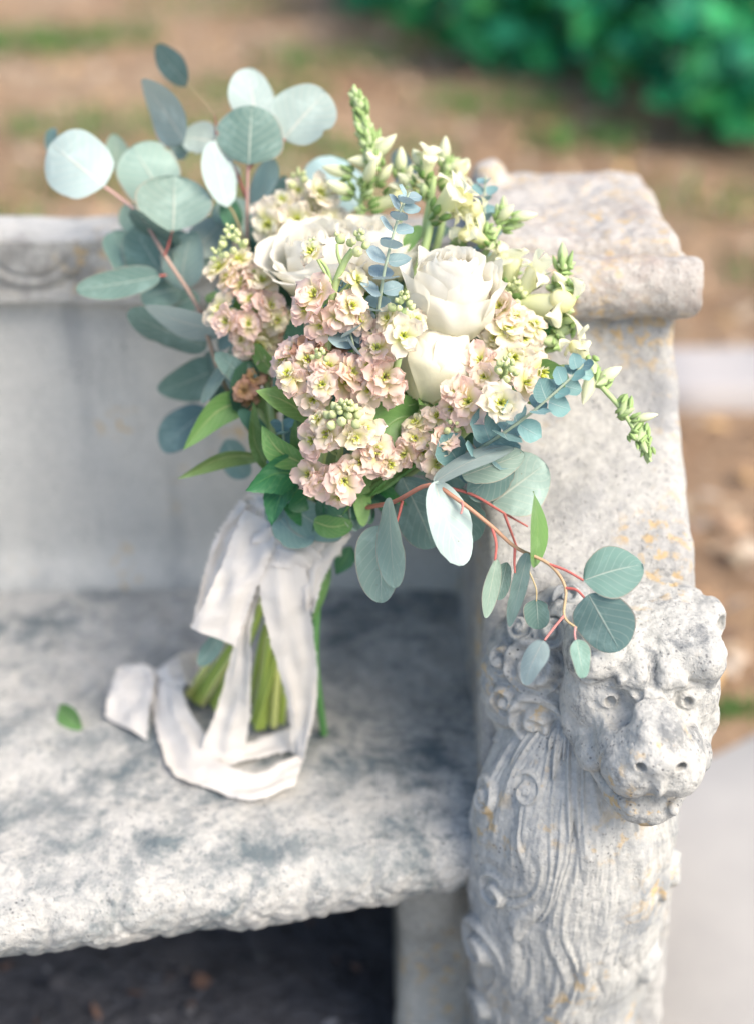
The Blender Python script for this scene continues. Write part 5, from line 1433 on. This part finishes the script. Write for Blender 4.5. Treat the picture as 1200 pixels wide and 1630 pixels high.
def spiral(n0, n1, n2, open1, open2):
    L = []
    for k in range(n0): f = k / n0; L.append((.20 + .32 * f, .98 + .04 * f, 1.5 - .4 * f, 0.0, None))
    for k in range(n1): f = k / max(1, n1); L.append((.58 + .22 * f, 1.02 - .02 * f, 1.4, open1 * (.3 + .7 * f), None))
    for k in range(n2): f = k / max(1, n2); L.append((.84 + .14 * f, .98 - .06 * f, 1.2, open2 * (.5 + .5 * f), None))
    return L
tow = -VIEW
rose('white rose opening over the round bud, outer petal folded down', pt(714, 482, 1.262), CUP * .78 + tow * .55 + CRT * .14, .0385, .084, spiral(6, 6, 5, .05, .22) + [(1.03, .93, .9, .24, -CRT * .9 + tow * .2), (1.04, .95, .8, .22, CRT + tow * .1), (1.07, .74, 1.05, .13, tow + CRT * .15)], 61)
rose('round creamy rose bud below the open rose', pt(688, 590, 1.262), CUP * .85 + CRT * .25 - tow * .05, .0400, .064, spiral(4, 4, 5, 0, 0) + [(1.0, .97, 1.0, 0.0, tow - CRT * .9), (1.0, .95, .95, 0.02, tow + CRT * 1.2), (1.03, .86, .80, 0.04, tow + CRT * .15)], 62, .5)
rose('large blurred white rose behind the open stock stem', pt(508, 432, 1.335), CUP * .75 + tow * .6 - CRT * .12, .044, .070, spiral(6, 6, 8, .12, .42), 63)
rose('white rose half hidden behind the blue-grey sprig', pt(598, 415, 1.345), CUP * .8 + tow * .5 + CRT * .1, .040, .064, spiral(6, 6, 6, .1, .3), 64)

# ---- stems below the neck ----------------------------------------
r = np.random.default_rng(19)
ends = [(300, 1106), (315, 1118), (344, 1128), (356, 1116), (410, 1160), (448, 1150), (436, 1156), (425, 1140), (308, 1112), (322, 1122), (338, 1120), (350, 1108), (330, 1100), (404, 1150), (418, 1158), (430, 1150), (442, 1142), (436, 1130), (412, 1135), (424, 1120), (452, 1128), (446, 1110), (398, 1125)]
for k, (x, y) in enumerate(ends):
    e = seatpt(x, y, 0.006 + .004 * r.uniform())
    o = (CRT * (x - 380) / 70 * .018 - VIEW * r.uniform(-.6, .9) * .018)
    c = (np.array((0.40, 0.52, 0.11)) if k % 3 else np.array((0.58, 0.62, 0.22))) * r.uniform(.8, 1.15)
    stem_part('cut_stem', [([BIND + o + (BIND - e) * .1, BIND + o - (BIND - e) * .1, (BIND + e) / 2 + CRT * r.uniform(-.006, .006), e], .0034 * r.uniform(.75, 1.1), .0036 * r.uniform(.7, 1.2), c)], bouquet, 9)
stem_part('cut_stem', [([BIND + CRT * .02, pt(505, 950, 1.405), pt(502, 1050, 1.415), seatpt(516, 1168, .004)], .0038, .0040, (0.10, 0.26, 0.08))], bouquet, 9)
leaf(fol, LEAF_GREEN, pt(520, 880, 1.385), pt(498, 990, 1.395), .018, shape='lance', roll=.5)
leaf(fol, LEAF_DARK, pt(560, 870, 1.375), pt(535, 915, 1.38), .020, shape='lance', roll=.2)
leaf(fol, EUC_TEAL, pt(350, 1010, 1.40), pt(318, 1060, 1.41), .020, shape='oval', roll=.4)

# ---- silk ribbon -------------------------------------------------
def silk():
    m = NT('raw_silk', 0.65, 0.25)
    c = m.mix(m.ramp(m.noise(70, 4, 0.6), [(0.3, 0.0), (0.75, 0.6)]), (0.83, 0.80, 0.76), (0.76, 0.735, 0.70))
    nb = m.bump(m.noise(900, 2, 0.5), 0.12, 0.0006); nb = m.bump(m.noise(60, 3), 0.25, 0.003, nb)
    m.l(c, m.b.inputs['Base Color']); m.l(nb, m.b.inputs['Normal'])
    m.b.inputs['Sheen Weight'].default_value = 0.25
    tr = m.n('ShaderNodeBsdfTranslucent'); m.l(c, tr.inputs['Color'])
    mx = m.n('ShaderNodeMixShader'); mx.inputs[0].default_value = 0.42
    m.l(m.b.outputs[0], mx.inputs[1]); m.l(tr.outputs[0], mx.inputs[2]); m.l(mx.outputs[0], m.t.nodes['Material Output'].inputs['Surface'])
    return m.m
M_SILK = silk()
ribbon = stem_part('ribbon', [([BIND - CRT * .004, BIND, BIND + CRT * .004], .010, .010, np.array((.7, .65, .63)))], bouquet)
ribbon.data.materials.clear(); ribbon.data.materials.append(M_SILK); ribbon['label'] = 'raw-edged white silk ribbon tied round the stems'
def strip(name, A, B, n=40, m=10, wr=.0016, seed=0, curl=.0):
    """ribbon length between two edge polylines (world points)"""
    r = np.random.default_rng(seed); ph = r.uniform(0, 6.28, 4)
    a, b = smooth_path(A, n), smooth_path(B, n)
    u = np.linspace(0, 1, m)
    V = a[None] + u[:, None, None] * (b - a)[None]
    T = np.gradient((a + b) / 2, axis=0); S = b - a
    N = np.cross(T, S); N /= np.linalg.norm(N, axis=1)[:, None] + 1e-9
    s = np.linspace(0, 1, n)
    w = wr * (np.sin(u[:, None] * 6.5 + s[None] * 5 + ph[0]) + .6 * np.sin(u[:, None] * 11 - s[None] * 9 + ph[1])) + .0006 * np.sin(u[:, None] * 19 + 3 * np.sin(s[None] * 4 + ph[2]) + ph[3]) + .0009 * np.sin(s[None] * 23 + u[:, None] * 7 + ph[2]) * np.sin(s[None] * 6 + ph[1]) + curl * (4 * (u[:, None] - .5) ** 2)
    w = w + .0022 * fbm(V, 45, 3, seed) + .0014 * np.abs(fbm(V, 90, 2, seed + 3))
    V = V + w[..., None] * N[None]
    # frayed edges
    V[0] += (r.normal(0, .0005, n)[:, None]) * nrm(S.mean(0)); V[-1] += (r.normal(0, .0005, n)[:, None]) * nrm(S.mean(0))
    # loose threads along both raw edges
    fv = []; side = S / (np.linalg.norm(S, axis=1)[:, None] + 1e-9)
    for row, sg in ((0, -1), (m - 1, 1)):
        for k in range(n - 1):
            for q in range(4):
                f = r.uniform(); p = V[row, k] * (1 - f) + V[row, k + 1] * f; d_ = side[k] * sg
                tt = nrm(T[k]); e = p + (d_ * r.uniform(.3, 1.0) + tt * r.normal(0, .5) + N[k] * r.normal(0, .35)) * .0026
                fv += [p - tt * .00022, p + tt * .00022, e + tt * .0001, e - tt * .0001]
    V2 = V + (N * .00025)[None]
    V = V.reshape(-1, 3); V2 = V2.reshape(-1, 3); F = grid_faces(m, n)
    fv = np.array(fv); ff = np.arange(len(fv)).reshape(-1, 4) + 2 * len(V)
    return mk(name, np.vstack([V, V2, fv]), np.vstack([F, F[:, ::-1] + len(V), ff]), M_SILK, ribbon)
def E(*L): return [pt(*p) for p in L]
# wraps round the neck
for k, (dz, tilt, rad) in enumerate(((-.012, .25, .034), (.004, -.15, .0355), (.018, .3, .037))):
    ax = nrm(CUP * .96 + CRT * tilt * .5 - VIEW * .1); _, s, q = frame_from(ax)
    ang = np.linspace(-.3, 6.4, 26)
    ring = BIND + ax * dz + rad * (np.cos(ang)[:, None] * s + np.sin(ang)[:, None] * q) + ax * (ang / 6.28 * .006)[:, None]
    strip('ribbon_wrap', ring - ax * .016, ring + ax * .016, 60, 8, .0013, k)
strip('bow_loop', E((392, 812, 1.352), (362, 880, 1.350), (331, 950, 1.356), (305, 1000, 1.366)), E((446, 838, 1.345), (430, 890, 1.342), (405, 945, 1.350), (374, 1028, 1.362)), 40, 12, .0022, 3)
strip('bow_loop', E((384, 796, 1.372), (345, 855, 1.378), (324, 925, 1.382), (305, 1000, 1.370)), E((412, 808, 1.372), (372, 870, 1.378), (350, 935, 1.382), (374, 1028, 1.366)), 40, 10, .002, 4)
strip('bow_loop', E((384, 796, 1.372), (400, 786, 1.362), (430, 800, 1.352), (452, 838, 1.348)), E((412, 812, 1.372), (412, 815, 1.362), (425, 835, 1.350), (446, 878, 1.345)), 30, 10, .002, 5)
strip('ribbon_knot', E((405, 850, 1.350), (440, 838, 1.342), (480, 842, 1.342), (520, 872, 1.352)), E((412, 892, 1.352), (445, 902, 1.342), (482, 905, 1.342), (512, 915, 1.354)), 30, 12, .0035, 6)
strip('ribbon_tail', E((418, 860, 1.345), (414, 930, 1.345), (428, 1005, 1.362), (452, 1090, 1.395), (463, 1150, 1.425)) + [seatpt(466, 1200, .010)], E((478, 850, 1.343), (490, 920, 1.346), (497, 995, 1.362), (506, 1075, 1.392), (500, 1140, 1.420)) + [seatpt(488, 1205, .012)], 50, 12, .0022, 7)
strip('ribbon_tail', E((470, 868, 1.345), (474, 905, 1.348), (480, 940, 1.352), (486, 968, 1.358)), E((558, 852, 1.352), (528, 895, 1.350), (510, 935, 1.352), (499, 974, 1.358)), 30, 10, .003, 8)
strip('ribbon_tail', E((470, 850, 1.348), (500, 838, 1.345), (530, 842, 1.348), (559, 852, 1.352)), E((470, 895, 1.348), (495, 890, 1.345), (520, 888, 1.348), (543, 880, 1.354)), 30, 10, .003, 9)
strip('ribbon_tail', E((402, 915, 1.362), (382, 990, 1.378), (366, 1060, 1.408), (346, 1130, 1.434)) + [seatpt(322, 1192, .012), seatpt(335, 1212, .006)], E((425, 915, 1.362), (402, 995, 1.374), (402, 1060, 1.398), (399, 1130, 1.425)) + [seatpt(390, 1188, .016), seatpt(385, 1208, .008)], 50, 10, .002, 10)
SB = lambda L: [seatpt(*p) for p in L]
strip('ribbon_tail', SB([(288, 1098, .030), (300, 1130, .024), (323, 1165, .016), (342, 1208, .010), (385, 1230, .010), (430, 1222, .012), (486, 1196, .014)]), SB([(243, 1082, .026), (244, 1125, .012), (254, 1178, .005), (280, 1234, .004), (340, 1256, .004), (405, 1274, .004), (470, 1250, .006)]), 60, 12, .0018, 11)
strip('ribbon_tail', SB([(243, 1082, .026), (252, 1066, .036), (272, 1052, .040), (300, 1040, .034), (322, 1042, .022)]), SB([(288, 1098, .030), (290, 1090, .034), (302, 1088, .030), (315, 1092, .018), (330, 1090, .006)]), 36, 10, .0016, 12)
strip('ribbon_tail', SB([(248, 1068, .034), (235, 1062, .036), (210, 1060, .036), (189, 1063, .032)]), SB([(244, 1110, .020), (238, 1112, .018), (222, 1118, .014), (205, 1125, .010)]), 30, 10, .0014, 13)
strip('ribbon_tail', SB([(189, 1063, .032), (182, 1085, .026), (174, 1118, .012), (170, 1142, .004)]), SB([(246, 1070, .034), (244, 1100, .026), (239, 1140, .012), (233, 1177, .003)]), 30, 10, .0016, 14)
strip('ribbon_tail', SB([(342, 1212, .006), (360, 1216, .006), (390, 1212, .006), (440, 1200, .006), (486, 1190, .010)]), SB([(336, 1190, .008), (360, 1192, .010), (390, 1185, .012), (436, 1168, .014), (470, 1160, .016)]), 30, 10, .0014, 15)

# ---- a leaf fallen on the seat -------------------------------------
fl = leaf(None, LEAF_LIME, seatpt(132, 1157, .003), seatpt(95, 1126, .010), .028, name='fallen_leaf', shape='oval', roll=.35, fold=.2)
tag(fl, 'small green leaf lying loose on the stone seat', 'leaf')
